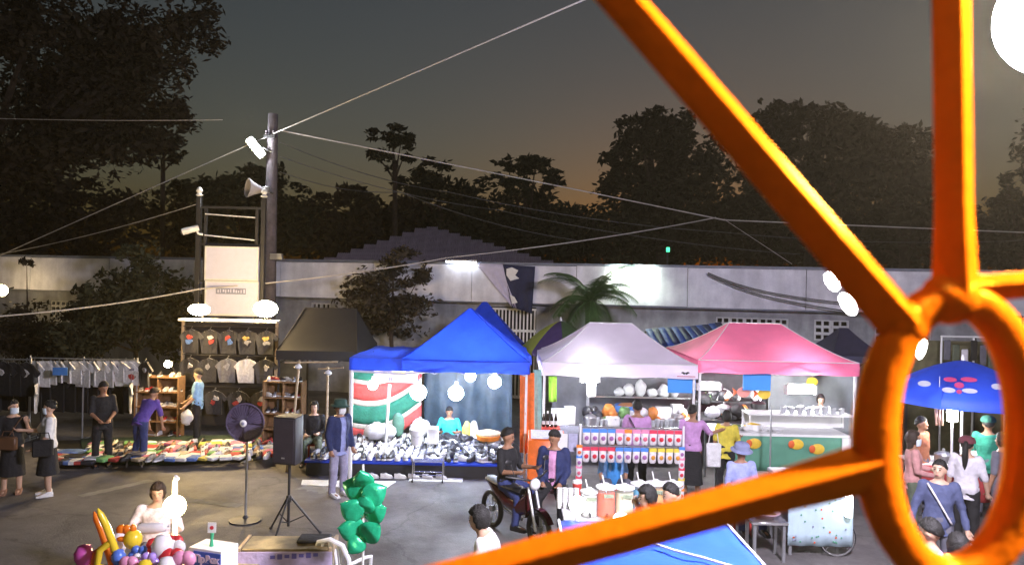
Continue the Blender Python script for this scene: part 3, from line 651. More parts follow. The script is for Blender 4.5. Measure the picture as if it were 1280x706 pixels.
# black garments on a lower rail
a2, b2 = xz(0, 478, 16.9), xz(170, 478, 16.9)
rail('clothes_rail', 'dark lower rail with black garments behind the white ones', a2.x - 1.2, b2.x, 16.9, 1.62, m_dsteel, 3)
for i in range(15):
    x = a2.x - 1.1 + (b2.x - a2.x + 1.1) * (i + .5) / 15
    tee(f'black t-shirt hanging {ORD[i]} from the left on the dark lower rail', V(x, 16.9, 1.545), R(rnd.uniform(-35, -15)), 'b', None, (1.05, 1.2, 1.55), 'black shirts on the lower rail')
for i, (px, py) in enumerate(((4, 452), (17, 453), (33, 453))):
    p = xz(px, py, 16.45); tee(['black t-shirt with pale print at the far left edge', 'black t-shirt with pale print second from the left edge', 'black t-shirt with pale print third from the left edge'][i], p, R(-10), 'b', (0, 1), (.85, 1, 1.2))
rail('clothes_rail', 'rail with printed black shirts at the left edge', xz(-15, 450, 16.45).x, xz(39, 450, 16.45).x, 16.45, xz(17, 449, 16.45).z)
for i, px in enumerate((46, 164)):
    tee(['white t-shirt hanging low behind the two women', 'white t-shirt hanging low beside the shoe shelf'][i], xz(px, 478, 16.3), R(-60), 'w', None, (.8, 1, 1.05))
p = xz(182, 452, 16.4); tee('dark t-shirt with pale round print above the shoe shelf', p, R(-40), 'd', (0, 1), (.8, 1, .9))

# printed t-shirt display wall
YD = 17.3; xl, xr = xz(229, 420, YD).x, xz(346, 420, YD).x; zt = xz(288, 402, YD).z
dw = thing('display_frame', 'tall framed board hung with printed dark t-shirts under two floodlights', 'display', ((xl + xr) / 2, YD, 0)); hw = (xr - xl) / 2
part('backing', dw, mat('dark_backing_cloth', (.03, .027, .025), .9), lambda q: q.box((0, .12, zt / 2 + .1), (2 * hw - .05, .03, zt - .3)))
for s in (-1, 1): part('post', dw, m_pale, lambda q: q.box((s * hw, 0, zt / 2), (.06, .06, zt)))
part('top_board', dw, m_white, lambda q: q.box((0, -.06, zt + .03), (2 * hw + .1, .26, .06)), bevel=.008)
for z in (zt - .12, zt - .78, zt - 1.52): part('cross_rail', dw, m_dsteel, lambda q: q.tube([(-hw, -.02, z), (hw, -.02, z)], .014, 6))
rows = [(zt - .2, 5, 'ddddd', (1, 0, 1, 3, 3)), (zt - .86, 5, 'ddgwd', (0, 4, 4, None, 0)), (zt - 1.6, 4, 'dddd', (0, 0, 0, 0))]
nm = ['top', 'middle', 'bottom']; od = ['first', 'second', 'third', 'fourth', 'fifth']
for r_, (z, n, ks, pr) in enumerate(rows):
    for i in range(n):
        x = (xl + xr) / 2 - hw + (i + .5) * 2 * hw / n
        tee(f'{ {"d": "dark", "g": "grey", "w": "plain white"}[ks[i]] } t-shirt, {od[i]} in the {nm[r_]} row of the display board', V(x, YD - .06 - .03 * r_, z), R(rnd.uniform(-6, 6)), ks[i], None if pr[i] is None else (pr[i], 2 if r_ != 1 else 1), (.72, 1, .88))
def floodlight(label, px, py, Y, col, pw, r, sq=(1, 1, 1), stem=None):
    p = at(px, py, Y); t = thing('floodlight', label, 'lamp', p); globe(t, (0, 0, 0), r, col, pw, sq=sq)
    part('hood', t, m_dsteel, lambda q: q.box((0, r * sq[1] + .03, 0), (r * 1.5, .04, r * 1.2))); 
    if stem: part('stem', t, m_dsteel, lambda q: q.tube([(0, r * sq[1] + .03, 0), V(*stem)], .015, 6))
    return t
warm = (1, .70, .32)
floodlight('left warm floodlight on top of the t-shirt display board', 249, 387, 17.1, warm, 430, .17, (1.5, .8, .75), (0, .2, -.2))
floodlight('right warm floodlight on top of the t-shirt display board', 332, 386, 17.1, warm, 540, .2, (1.4, .8, .95), (0, .2, -.2))
floodlight('small warm bulb above the left shoe shelf', 210, 455, 16.2, (1, .68, .3), 90, .075, stem=(0, .4, -.25))

# shoe shelves
m_shoew = mat('white_shoe', (.75, .74, .72), .5, var=.15, scale=20); m_shoeb = mat('black_shoe', (.02, .02, .024), .5); m_sole = mat('white_sole', (.7, .7, .7), .6)
m_shoeg = mat('grey_shoe', (.25, .25, .27), .6); m_shoer = mat('red_shoe', (.4, .04, .04), .5); m_shoebr = mat('tan_shoe', (.35, .2, .1), .6); m_shoen = mat('navy_shoe', (.03, .05, .2), .5)
def shoe_mesh(mu, ms):
    b = MB(); L = .26
    def sec(y, w, z0, z1): return [V(-w, y, z0), V(w, y, z0), V(w, y, z0 + (z1 - z0) * .6), V(w * .6, y, z1), V(-w * .6, y, z1), V(-w, y, z0 + (z1 - z0) * .6)]
    b.k = 0; b.loft([sec(-L*.48, .022, .03, .045), sec(-L*.36, .042, .028, .07), sec(-L*.1, .043, .028, .085), sec(L*.08, .036, .028, .115), sec(L*.3, .034, .028, .105), sec(L*.48, .026, .028, .1)])
    b.k = 1; b.loft([[V(-w, y, 0), V(w, y, 0), V(w, y, .03), V(-w, y, .03)] for y, w in ((-L*.5, .022), (-L*.36, .047), (0, .042), (L*.3, .038), (L*.5, .028))])
    b.k = 2; b.ell((0, L*.2, .108), (.026, .062, .012), 10, 4)
    return b.mesh('shoe', [mu, ms, m_shoeb], smooth=.9)
SH = {'white': shoe_mesh(m_shoew, m_sole), 'black and white': shoe_mesh(m_shoeb, m_sole), 'black': shoe_mesh(m_shoeb, m_shoeb), 'grey': shoe_mesh(m_shoeg, m_sole), 'red': shoe_mesh(m_shoer, m_sole), 'tan': shoe_mesh(m_shoebr, m_sole), 'navy': shoe_mesh(m_shoen, m_sole)}
def shoe(kind, where, loc, rz, group, sc=1, tilt=0):
    o = link('shoe', SH[kind], None, loc, rz, sc); o.rotation_euler.x = tilt
    return tag(o, f'{kind} shoe {where}', 'shoe', f'{kind} {group}')
def shelf(label, px0, px1, py0, py1, Y, n, where, grp, boxes=False):
    a, b = at(px0, py1, Y), at(px1, py0, Y); h = b.z; w = b.x - a.x; cx = (a.x + b.x) / 2
    t = thing('shelf_unit', label, 'shelf', (cx, Y, 0))
    for s in (-1, 1): part('side_panel', t, m_wood, lambda q: q.box((s * w / 2, 0, h / 2), (.03, .34, h)))
    part('back_panel', t, m_wood, lambda q: q.box((0, .16, h / 2), (w - .04, .015, h - .03)))
    part('divider', t, m_wood, lambda q: q.box((0, .01, h / 2), (.02, .28, h - .04)))
    for i in range(n + 1):
        tier = ['bottom', 'second', 'third', 'fourth', 'top'][i]
        z = .12 + (h - .14) * i / n; part('shelf_board', t, m_wood, lambda q: q.box((0, -.005, z), (w - .032, .33, .025)))
        k = int(w / .125)
        for j in range(k):
            if rnd.random() < .12: continue
            kd = rnd.choice(['white', 'white', 'grey', 'tan', 'black and white', 'red'])
            shoe(kd, f'on the {tier} board ' + where[3:].replace('the ', 'of the ', 1), (cx - w / 2 + (j + .5) * w / k, Y - .02, z + .014), rnd.uniform(-.25, .25) + (0 if rnd.random() < .6 else 1.2), grp + ' ' + tier, .85)
shelf('brown shoe shelf under the small warm bulb', 172, 227, 470, 545, 16.75, 4, 'on the left brown shoe shelf', 'shoes on the left shelf')
shelf('brown shoe shelf right of the t-shirt display board', 331, 380, 476, 545, 16.2, 4, 'on the right brown shoe shelf', 'shoes on the right shelf')

# ground sheets with goods at left
m_mat = mat('dark_green_sheet', (.02, .045, .03), .7, var=.25); m_mat2 = mat('dark_sheet', (.02, .02, .022), .7)
def platform(name, label, P, h, m):
    t = thing(name, label, 'display bed', P[0])
    part('bed', t, m, lambda q: q.slab([V(p.x, p.y, .004) - P[0] for p in P], V(0, 0, h)), wrinkle=.004); return t
P = [gnd(105, 580), gnd(205, 581), gnd(345, 572), gnd(352, 551), gnd(230, 552), gnd(100, 556)]
P = [V(p.x, p.y, 0) for p in P]
platform('goods_mat', 'low dark green display bed covered with clothes and shoes at left', P, .14, m_mat)
P2 = [V(p.x, p.y, 0) for p in (gnd(60, 585), gnd(118, 583), gnd(118, 556), gnd(60, 558))]
platform('goods_mat', 'low dark display bed behind the woman in the white blouse', P2, .12, m_mat2)
cl = dict(white=(.7, .7, .7), pink=(.6, .2, .3), yellow=(.6, .5, .1), green=(.15, .35, .12), red=(.45, .06, .05), beige=(.5, .42, .32), blue=(.1, .18, .45), black=(.02, .02, .025))
FG = {}
for k_, c_ in cl.items():
    me = MB().box((0, 0, .035), (.24, .3, .07)).mesh('folded_garment', fab('garment_' + k_, c_), bevel=.018); FG[k_] = me
for r_ in range(8):
    for i in range(17):
        u = (i + .5 + rnd.uniform(-.2, .2)) / 17; v = (r_ + .5) / 8
        px = 112 + (343 - 112) * u; py = 577 - 6 * max(0, u - .4) - v * 22
        p = gnd(px, py, .145)
        wh = f'{"front second third fourth fifth sixth seventh back".split()[r_]} row, {"left middle right".split()[int(u * 2.999)]} third of the green bed'
        if rnd.random() < .5: shoe(rnd.choice(['white', 'white', 'grey', 'tan', 'red', 'black']), 'in the ' + wh, p + V(0, 0, .002), rnd.uniform(-.5, .5), 'shoes in the ' + wh, 1.05)
        else:
            k_ = rnd.choice(['white', 'white', 'white', 'pink', 'yellow', 'green', 'red', 'beige', 'blue']); o = link('folded_garment', FG[k_], None, p + V(0, 0, .003), rnd.uniform(-.4, .4), rnd.uniform(.8, 1.1))
            tag(o, f'{k_} folded garment in the {wh}', 'garment', f'{k_} garments in the {wh}')
for i in range(16):
    px, py = 66 + 50 * (i % 6 + .5) / 6, 579 - 18 * (i // 6) / 3; k_ = rnd.choice(['white', 'blue', 'beige', 'black', 'black', 'red'])
    o = link('folded_garment', FG[k_], None, gnd(px, py, .127), rnd.uniform(-.4, .4)); tag(o, f'{k_} folded garment behind the woman in white', 'garment', f'{k_} garments on the dark bed')
# white floor sheet corner
o = MB().slab([gnd(*p, .004) for p in ((300, 579), (332, 571), (352, 566), (344, 558), (322, 568))], V(0, 0, .02)).build('plastic_sheet', m_bag, wrinkle=.006); tag(o, 'crumpled white plastic sheet at the corner of the green bed', 'sheet')

# ------------------------------------------------------------------ shoe stall under the blue canopy
YS = 14.1; sx0, sx1 = gnd(378, 595).x, gnd(632, 598).x
st = thing('shoe_stall_table', 'low stall bed with blue edge carrying rows of shoes', 'stall', ((sx0 + sx1) / 2, YS, 0)); sw = (sx1 - sx0)
part('bed', st, m_blue, lambda q: q.box((0, .85, .26), (sw, 1.75, .05)), bevel=.01)
part('skirt', st, m_mat2, lambda q: q.box((0, .0, .117), (sw - .08, .03, .225)))
for xx in (-.48, -.16, .16, .48):
    for yy in (.1, 1.6): part('leg', st, m_dsteel, lambda q: q.box((xx * sw, yy, .117), (.04, .04, .233)))
for i in range(6):                                 # pairs on the skirt shelf
    shoe('white', f'{ORD[i]} from the left below the blue edge of the shoe stall', (at(468 + i * 17, 588, YS).x, YS - .16, .012), R(80) + rnd.uniform(-.3, .3), 'shoes below the stall edge', .9)
cols = 27; rows_ = 9; cnt = 0
for r_ in range(rows_):
    for i in range(cols):
        u = (i + .5) / cols; x = sx0 + .06 + (sw - .12) * u + rnd.uniform(-.02, .02); y = YS + .1 + r_ * .185 + rnd.uniform(-.02, .02)
        if u > .62: kd = rnd.choice(['white', 'black and white', 'black', 'black', 'grey']) 
        elif u < .12: kd = rnd.choice(['black', 'black and white', 'grey', 'white'])
        else: kd = rnd.choice(['white', 'white', 'black and white', 'white', 'grey'])
        heap = .02 + (.10 * max(0, u - .6) + .03) * r_ * .5
        rn = 'front second third fourth middle sixth seventh eighth back'.split()[r_]; sn = 'left centre-left centre-right right'.split()[int(u * 3.999)]
        shoe(kd, f'in the {rn} row, {sn} quarter of the shoe stall bed', (x, y, .286 + heap * (.4 + .5 * rnd.random())), R(180) * (rnd.random() < .0) + rnd.gauss(0, .2 if u < .6 else .7), f'shoes of the {rn} row, {sn} quarter', rnd.uniform(.95, 1.1), R(-6)); cnt += 1
# backdrop cloths
def drape(name, label, cat, px0, px1, py0, py1, Y0, Y1, m, fold=.04, nx=24, ny=14, freq=22):
    a, b, c, d = at(px0, py0, Y0), at(px1, py0, Y1), at(px1, py1, Y1), at(px0, py1, Y0); bq = MB(); g = []
    for i in range(ny + 1):
        g.append([a.lerp(b, j / nx).lerp(d.lerp(c, j / nx), i / ny) - a + V(0, fold * math.sin(j / nx * freq) * (.3 + i / ny) + fold * noise.noise(V(j * .4, i * .4, px0)), 0) for j in range(nx + 1)])
    bq.sheet(g); o = bq.build(name, m, loc=a, smooth=3); o.modifiers.new('t', 'SOLIDIFY').thickness = .006; return tag(o, label, cat)
m_net = mat('dark_teal_tarp', (.035, .06, .085), .5, var=.35, scale=5, bump=.3, bscale=10)
drape('tarpaulin', 'dark teal creased tarpaulin behind the bulbs of the shoe stall', 'tarpaulin', 530, 640, 458, 560, 16.7, 16.7, m_net, .05)
# banner with wavy red, white and green bands, each its own strip
bn = thing('banner', 'curved banner with wavy red, white and green bands in the shoe stall', 'banner', at(438, 560, 15.9))
bo = Vector(bn.location); m_r = fab('banner_red', (.5, .07, .06)); m_gn = fab('banner_green', (.02, .16, .1)); m_cw = fab('banner_cream', (.45, .4, .34))
bands = [(.0, .13, m_gn), (.13, .19, m_cw), (.19, .42, m_r), (.42, .5, m_cw), (.5, .76, m_gn), (.76, .83, m_cw), (.83, 1.0, m_r)]
for v0, v1, m in bands:
    def st_(q):
        g = []
        for i in range(4):
            v = v0 + (v1 - v0) * i / 3; row = []
            for j in range(21):
                u = j / 20; px = 437 + 90 * u; bend = .1 * math.sin(u * 3.0) - .3 * u * u
                py = 460 + (v + bend) * 88 * (1 - .05 * u); row.append(at(px, max(459, min(py, 556)), 15.9 + .5 * u * u) - bo)
            g.append(row)
        q.sheet(g)
    o = part('band', bn, m, st_, smooth=3); o.modifiers.new('t', 'SOLIDIFY').thickness = .005
ss = at(495, 470, 15.4); sgn = thing('price_sign', 'pale pink lettered sign hanging inside the shoe stall', 'sign', ss)
m_ps = mat('pale_pink_card', (.62, .42, .45), .6); part('card', sgn, m_ps, lambda q: q.box((0, 0, 0), (.9, .012, .25)))
part('yellow_strip', sgn, mat('yellow_ink', (.7, .55, .1), .6), lambda q: q.slab([(-.08, -.009, .04), (.38, -.009, .05), (.36, -.009, .11), (-.06, -.009, .1)], (0, -.003, 0)))
lx = -.42
for i in range(16): wv = rnd.uniform(.02, .04); part('lettering', sgn, mat('grey_ink', (.12, .1, .16), .6), lambda q: q.box((lx, -.012, (.075 if i < 8 else -.06) + rnd.uniform(-.006, .006)), (wv, .004, rnd.uniform(.05, .09)))); lx += .045; lx = -.4 if i == 7 else lx
o = MB().tube([at(482, 553, 15) - at(482, 553, 15), at(487, 480, 15) - at(482, 553, 15)], .03, 8).build('white_pole', m_white, loc=at(482, 553, 15)); 
tag(o, 'short leaning white pole in front of the striped banner', 'pole'); o.location.z = at(482, 553, 15).z
cool = (.86, .93, 1)
for i, (px, py, r, Y) in enumerate(((466, 481, .10, 15.2), (523, 490, .16, 14.8), (570, 491, .15, 14.9), (588, 470, .11, 15.3), (618, 477, .13, 14.6))):
    p = at(px, py, Y); t = thing('hanging_bulb', ['white bulb glowing in front of the red banner', 'largest white bulb hanging at the middle of the shoe stall', 'white bulb hanging left of the stall keeper in turquoise', 'highest white bulb at the back of the shoe stall', 'white tilted bulb beside the right canopy post'][i], 'lamp', p)
    globe(t, (0, 0, 0), r, cool, [50, 150, 130, 90, 110][i]); part('socket', t, m_white, lambda q: q.lathe([(.03, 0), (.035, .08), (.02, .1)], 8, (0, 0, r * .95))); part('cord', t, m_black, lambda q: q.tube([(0, 0, r + .09), (0, 0, 2.28 - p.z)], .006, 5))
# things on the shoe stall: bags, basket, wire stand, poles
def sack(name, label, cat, loc, r, m, wr=.03, sc=8, group=None):
    b = MB().ell((0, 0, r[2] * .9), r, 16, 12); o = b.build(name, m, loc=loc, smooth=3, wrinkle=wr, wscale=sc); return tag(o, label, cat, group)
sack('plastic_bag', 'large white plastic bag lying on the shoe stall', 'bag', at(474, 548, 15.3), (.33, .26, .16), m_bag, .08, 9)
sack('plastic_bag', 'clear bag standing behind the white bucket', 'bag', at(525, 545, 15.7), (.2, .17, .2), m_bag, .06, 10)
sack('green_cushion', 'dull green bundle beside the white plastic bag', 'bundle', at(497, 545, 15.5), (.13, .13, .26), fab('dull_green', (.06, .14, .1)), .03)
t = thing('bucket', 'white plastic bucket among the shoes', 'bucket', at(521, 556, 14.95)); part('pail', t, m_wplast, lambda q: q.lathe([(.10, 0), (.14, .3), (.15, .3), (.15, .33), (.135, .33), (.09, .03)], 16)); part('handle', t, m_steel, lambda q: q.tube([(-.15, 0, .3), (-.12, -.1, .22), (0, -.15, .18), (.12, -.1, .22), (.15, 0, .3)], .006, 5))
t = thing('carton', 'white upright carton beside the white bucket', 'box', at(541, 554, 15)); part('body', t, m_white, lambda q: q.box((0, 0, .16), (.22, .16, .32)), bevel=.006); part('flap', t, m_white, lambda q: q.box((0, -.06, .33), (.2, .1, .008), M=Matrix.Rotation(.5, 3, 'X')))
t = thing('straw_basket', 'woven basket with orange band on the shoe heap', 'basket', at(610, 552, 15.2)); part('bowl', t, m_pale, lambda q: q.lathe([(.16, 0), (.24, .12), (.25, .16), (.2, .17), (.14, .05)], 16)); part('orange_band', t, mat('orange_cloth', (.7, .22, .03), .7), lambda q: q.lathe([(.225, .05), (.262, .14), (.25, .15), (.2, .06)], 16, caps=False)); part('rim', t, m_pale, lambda q: q.lathe([(.24, .16), (.26, .17), (.25, .2), (.1, .24), (.02, .25)], 16))
for i, px in enumerate((583, 592)):
    sack('shopping_bag', ['yellow striped bag beside the turquoise stall keeper', 'white striped bag right of the yellow one'][i], 'bag', at(px, 548, 15.8), (.09, .08, .2), fab('bag_y' if i == 0 else 'bag_w', ((.6, .5, .1), (.55, .55, .5))[i]), .02)
wf = thing('wire_stand', 'low chrome wire stand in front of the shoe stall', 'stand', gnd(535, 601)); m_chr = mat('chrome_wire', (.75, .75, .75), .25, .9)
for x in (-.28, .28):
    for y in (-.12, .12): part('leg', wf, m_chr, lambda q: q.tube([(x, y, .02), (x, y, .4)], .012, 6)); part('wheel', wf, m_black, lambda q: q.lathe([(.028, -.012), (.028, .012)], 10, (x, y, .029), M=Matrix.Rotation(R(90), 3, 'Y')))
for z in (.14, .385):
    part('frame', wf, m_chr, lambda q: q.tube([(-.28, -.12, z), (.28, -.12, z), (.28, .12, z), (-.28, .12, z), (-.28, -.12, z)], .009, 6))
for y in (-.08, -.04, 0, .04, .08): part('wire', wf, m_chr, lambda q: q.tube([(-.28, y, .385), (.28, y, .385)], .006, 5))
o = MB().box((0, 0, .012), (1.0, .25, .016)).build('floor_board', m_white, loc=gnd(545, 600)); tag(o, 'flat white board on the ground under the wire stand', 'board')
o = MB().slab([gnd(*p, .004) for p in ((378, 600), (495, 602), (480, 612), (376, 606))], V(0, 0, .012)).build('floor_sheet', m_white, wrinkle=.003); tag(o, 'pale sheet on the ground beside the man in the navy jacket', 'sheet')
# bamboo poles with small lamp
for i, (px, py, Y) in enumerate(((366, 590, 14.3), (409, 560, 14.8))):
    g = gnd(px, py) if i == 0 else V(at(px, 500, Y).x, Y, 0); t = thing('bamboo_pole', ['leaning bamboo pole with crossbar behind the speaker', 'thin bamboo pole with white socket left of the awning'][i], 'pole', V(g.x, g.y, 0))
    z = at(px, (450, 458)[i], g.y).z
    part('upright', t, m_pale, lambda q: q.tube([(-.12 * (1 - i), 0, 0), (0, 0, z * .5), (.08 * (1 - i), 0, z)], [.028, .026, .022], 8))
    part('crossbar', t, m_pale, lambda q: q.tube([(-.2, 0, z - .05), (.8 - .5 * i, .05, z - .02)], .018, 7)); part('socket', t, m_white, lambda q: q.lathe([(.03, 0), (.08, .03), (.05, .08), (.01, .1)], 8, (.02 + .05 * (1 - i), -.05, z - .16)))
# ------------------------------------------------------------------ people
def remesh(mb, name, vox, mats, smooth_it=3):
    me = bpy.data.meshes.new(name); me.from_pydata([tuple(p) for p in mb.v], [], mb.f)
    bm = bmesh.new(); bm.from_mesh(me); bmesh.ops.recalc_face_normals(bm, faces=bm.faces); bm.to_mesh(me); bm.free()
    o = bpy.data.objects.new(name, me); scene.collection.objects.link(o)
    r = o.modifiers.new('r', 'REMESH'); r.mode = 'VOXEL'; r.voxel_size = vox
    s = o.modifiers.new('s', 'SMOOTH'); s.iterations = smooth_it; s.factor = .5
    dg = bpy.context.evaluated_depsgraph_get()
    out = bpy.data.meshes.new_from_object(o.evaluated_get(dg)); out.name = name
    bpy.data.objects.remove(o); bpy.data.meshes.remove(me)
    out.materials.clear()
    for m in mats: out.materials.append(m)
    out.shade_smooth(); return out
SK = [mat('skin_a', (.42, .24, .15), .5, var=.18, scale=16), mat('skin_b', (.33, .17, .1), .5, var=.18, scale=16), mat('skin_c', (.52, .33, .23), .5, var=.08, scale=12)]
m_hair = mat('black_hair', (.008, .007, .006), .65, var=.4, scale=60, bump=.5, bscale=90); m_hairb = mat('brown_hair', (.03, .017, .01), .6, var=.4, scale=60, bump=.5, bscale=90)
m_eye = mat('dark_eye', (.01, .01, .01), .2, var=0); m_lip = mat('lip', (.3, .09, .08), .5, var=0); m_mask = mat('blue_white_mask', (.62, .72, .8), .7, var=.05); m_maskw = mat('white_mask', (.78, .78, .78), .7, var=.05)
LC = bpy.context.view_layer.layer_collection.children['place']; LC.exclude = True     # keeps each remesh quick
def nrm(*a): return Vector(a).normalized()
DOWN = (0, 0, -1)
STD_ARMS = (((-.18, .02, -1), (-.08, -.25, -1)), ((.18, .02, -1), (.08, -.25, -1)))
STD_LEGS = (((-.05, -.02, -1), (-.02, .06, -1)), ((.05, -.02, -1), (.02, .06, -1)))
SIT_LEGS = (((-.15, -1, .02), (-.02, -.05, -1)), ((.15, -1, .02), (.02, -.05, -1)))
def person(label, loc, face, H=1.63, skin=0, top='', sleeve=.55, tm=None, tlen=.07, bot='trousers', bmt=None, blen=1.0, shoe_m=None, hair='short', hm=None, spine=(0, 0, 1), arms=STD_ARMS, legs=STD_LEGS, pel=None,
           head=(0, 0), tilt=None, mask=None, jacket=None, hat=None, strap=None, apron=None, wide=1.0, name='person'):
    """face: direction the body faces, degrees; 0 = towards the camera, 90 = to the right in the picture"""
    t = thing(name, label, 'person', loc, R(face)); sk = SK[skin]; hm = hm or m_hair
    zp = (.525 * H if pel is None else pel); P = V(0, 0, zp); up = nrm(*spine); side = V(1, 0, 0); side = (side - up * side.dot(up)).normalized(); fr = up.cross(side); fr = -fr if fr.y > 0 else fr   # fr points forward (-Y)
    def sec(tq, rx, ry, off=0, n=16, sh=0):
        c = P + up * tq * H + fr * sh * H; a, b = rx * H * wide + off, ry * H * (wide * .5 + .5) + off
        return [c + side * a * math.cos(2*math.pi*j/n) + fr * b * math.sin(2*math.pi*j/n) for j in range(n)]
    TORSO = [(-.05, .06, .05, 0), (-.03, .09, .066, -.004), (.01, .1, .07, -.006), (.06, .092, .064, 0), (.11, .083, .06, .002), (.17, .09, .066, .004), (.23, .1, .066, 0), (.27, .098, .056, -.006), (.295, .07, .045, -.008), (.315, .036, .034, -.006)]
    sh = [P + up * .277 * H + side * s * .1 * H * wide for s in (-1, 1)]
    el, wr, hd = [], [], []
    def dv(q): return (side * q[0] + (-fr) * q[1] + V(0, 0, 1) * q[2]).normalized()
    for i in (0, 1):
        e = sh[i] + dv(arms[i][0]) * .172 * H; w = e + dv(arms[i][1]) * .15 * H; el.append(e); wr.append(w); hd.append(dv(arms[i][1]) if len(arms[i]) < 3 else dv(arms[i][2]))
    hip = [P + V(s * .052 * H, 0, -.015 * H) for s in (-1, 1)]; kn, an = [], []
    for i in (0, 1):
        k = hip[i] + nrm(*legs[i][0]) * .245 * H; a = k + nrm(*legs[i][1]) * .232 * H; kn.append(k); an.append(a)
    nb = P + up * .305 * H; hdir = (up * .6 + V(0, 0, .4)).normalized() if tilt is None else nrm(*tilt)
    hc = nb + hdir * .088 * H; yaw, pit = head
    HM = Matrix.Rotation(R(yaw), 3, 'Z') @ Matrix.Rotation(R(pit), 3, 'X')           # head frame, front = -Y
    if tilt is None and up.z < .8: HM = HM @ Matrix.Rotation(R(35), 3, 'X')
    hr = (.047 * H, .057 * H, .066 * H)
    def hp(x, y, z): return hc + HM @ V(x * hr[0], y * hr[1], z * hr[2])
    b = MB(); b.loft([sec(*q[:3], sh=q[3]) for q in TORSO]); b.tube([P + up * .28 * H, nb + hdir * .02 * H, hc - hdir * .02 * H], [.036 * H, .033 * H, .032 * H], 12)
    b.ell(hc + HM @ V(0, .004 * H, .008 * H), (hr[0], hr[1], hr[2] * .92), 18, 14, HM); b.ell(hp(0, -.28, -.45), (hr[0] * .74, hr[1] * .68, hr[2] * .55), 14, 10, HM)
    b.ell(hp(0, -1.02, -.12), (.008 * H, .010 * H, .013 * H), 8, 6, HM)
    for s in (-1, 1): b.ell(hp(s * 1.0, .12, -.08), (.006 * H, .013 * H, .019 * H), 8, 6, HM)
    for i in (0, 1):
        b.cap(sh[i], el[i], .031 * H, .025 * H); b.cap(el[i], wr[i], .0255 * H, .0165 * H); b.cap(hip[i], kn[i], .053 * H, .036 * H); b.cap(kn[i], an[i], .037 * H, .024 * H)
        d = nrm(*legs[i][1]); ft = V(0, -1, 0) if d.z < -.3 else V(0, -.4, -.9); b.ell(an[i] + ft * .04 * H + V(0, 0, -.018 * H), (.026 * H, .07 * H, .02 * H), 10, 8)
        h = hd[i]; b.cap(wr[i], wr[i] + h * .04 * H, .018 * H, .021 * H)
    body = remesh(b, 'body', .0135, [sk])
    # fingers, joined to the same mesh
    fb = MB()
    for i in (0, 1):
        h = hd[i]; c = wr[i] + h * .045 * H; sx = h.cross(V(0, 0, 1)); sx = sx.normalized() if sx.length > .1 else side.copy(); pn = sx.cross(h).normalized(); pn = -pn if (pn.dot(hc - c) < 0) else pn
        for k, (o_, ln) in enumerate(((-.017, .04), (-.006, .046), (.006, .044), (.016, .036))):
            p0 = c + sx * o_ * H; p1 = p0 + (h * .55 + pn * .2).normalized() * ln * H * .55; p2 = p1 + (h * .4 + pn * .55).normalized() * ln * H * .5
            fb.tube([p0 - h * .02 * H, p0, p1, p2], [.0055 * H, .0055 * H, .005 * H, .0035 * H], 6)
        s = -1 if i == 0 else 1; p0 = wr[i] + h * .015 * H - sx * s * .014 * H; fb.tube([p0, p0 - sx * s * .014 * H + h * .018 * H, p0 - sx * s * .017 * H + h * .04 * H + pn * .01 * H], [.007 * H, .006 * H, .004 * H], 6)
    bm = bmesh.new(); bm.from_mesh(body); tmp = fb.mesh('f', sk); bm.from_mesh(tmp); bm.to_mesh(body); bm.free(); bpy.data.meshes.remove(tmp); body.shade_smooth()
    link('body', body, t)
    # clothes
    def sub(name_, mb, m, vox=.016, wrk=.012, cut=None):
        me = remesh(mb, name_, vox, [m], 4); crumple(me, wrk, 8)
        if cut:
            bm = bmesh.new(); bm.from_mesh(me); bmesh.ops.delete(bm, geom=[f for f in bm.faces if cut(f.calc_center_median(), f.normal)], context='FACES'); bm.to_mesh(me); bm.free()
        return link(name_, me, t)
    def shirt(mb, off, sl, lo, wd=0):
        ts = [q for q in TORSO if lo <= q[0] <= .3]; base = [(lo, .098 + wd, .071 + wd * .7, 0)] if bot != 'tucked' else []
        mb.loft([sec(*q[:3], off=off, sh=q[3]) for q in base + ts])
        for i in (0, 1):
            L = sl * 2; mb.cap(sh[i], sh[i].lerp(el[i], min(1, L)), .033 * H + off * .7, (.032 - .005 * min(1, L)) * H + off * .6)
            if L > 1: mb.cap(el[i], el[i].lerp(wr[i], L - 1), .027 * H + off * .5, .021 * H + off * .5)
    if tm:
        mb = MB(); shirt(mb, .013, .3 if jacket else sleeve, -tlen, .004); sub(top or 'shirt', mb, tm, wrk=.006 if jacket else .012)
    if jacket:
        mb = MB(); shirt(mb, .031, 1.0 * .96, -.06, .006); sub('jacket', mb, jacket, wrk=.008, cut=lambda c, n: n.dot(fr) > .25 and abs((c - P).dot(side)) < .055 and (c - P).dot(up) > -.09 * H)
    if bot in ('trousers', 'shorts'):
        mb = MB(); mb.loft([sec(*q[:3], off=.008, sh=q[3]) for q in TORSO if q[0] <= .06])
        for i in (0, 1):
            mb.cap(hip[i], hip[i].lerp(kn[i], min(1, blen * 2)), .055 * H + .008, .04 * H + .01)
            if blen > .5: mb.cap(kn[i], kn[i].lerp(an[i], blen * 2 - 1.05), .04 * H + .01, .03 * H + .012)
        sub('trousers', mb, bmt)
    elif bot == 'skirt':
        mb = MB(); z0 = zp + .05 * H; z1 = zp - blen * H; rings = []
        for i in range(9):
            u = i / 8; z = z0 + (z1 - z0) * u; a, c = (.094 + .03 * u) * H, (.07 + .035 * u) * H
            rings.append([V(a * math.cos(2*math.pi*j/32) * (1 + .035 * u * math.sin(j * 2.2)), c * math.sin(2*math.pi*j/32) * (1 + .035 * u * math.sin(j * 2.2)), z) for j in range(32)])
        mb.loft(rings); o = mb.build('skirt', bmt, t, smooth=.9, wrinkle=.006)
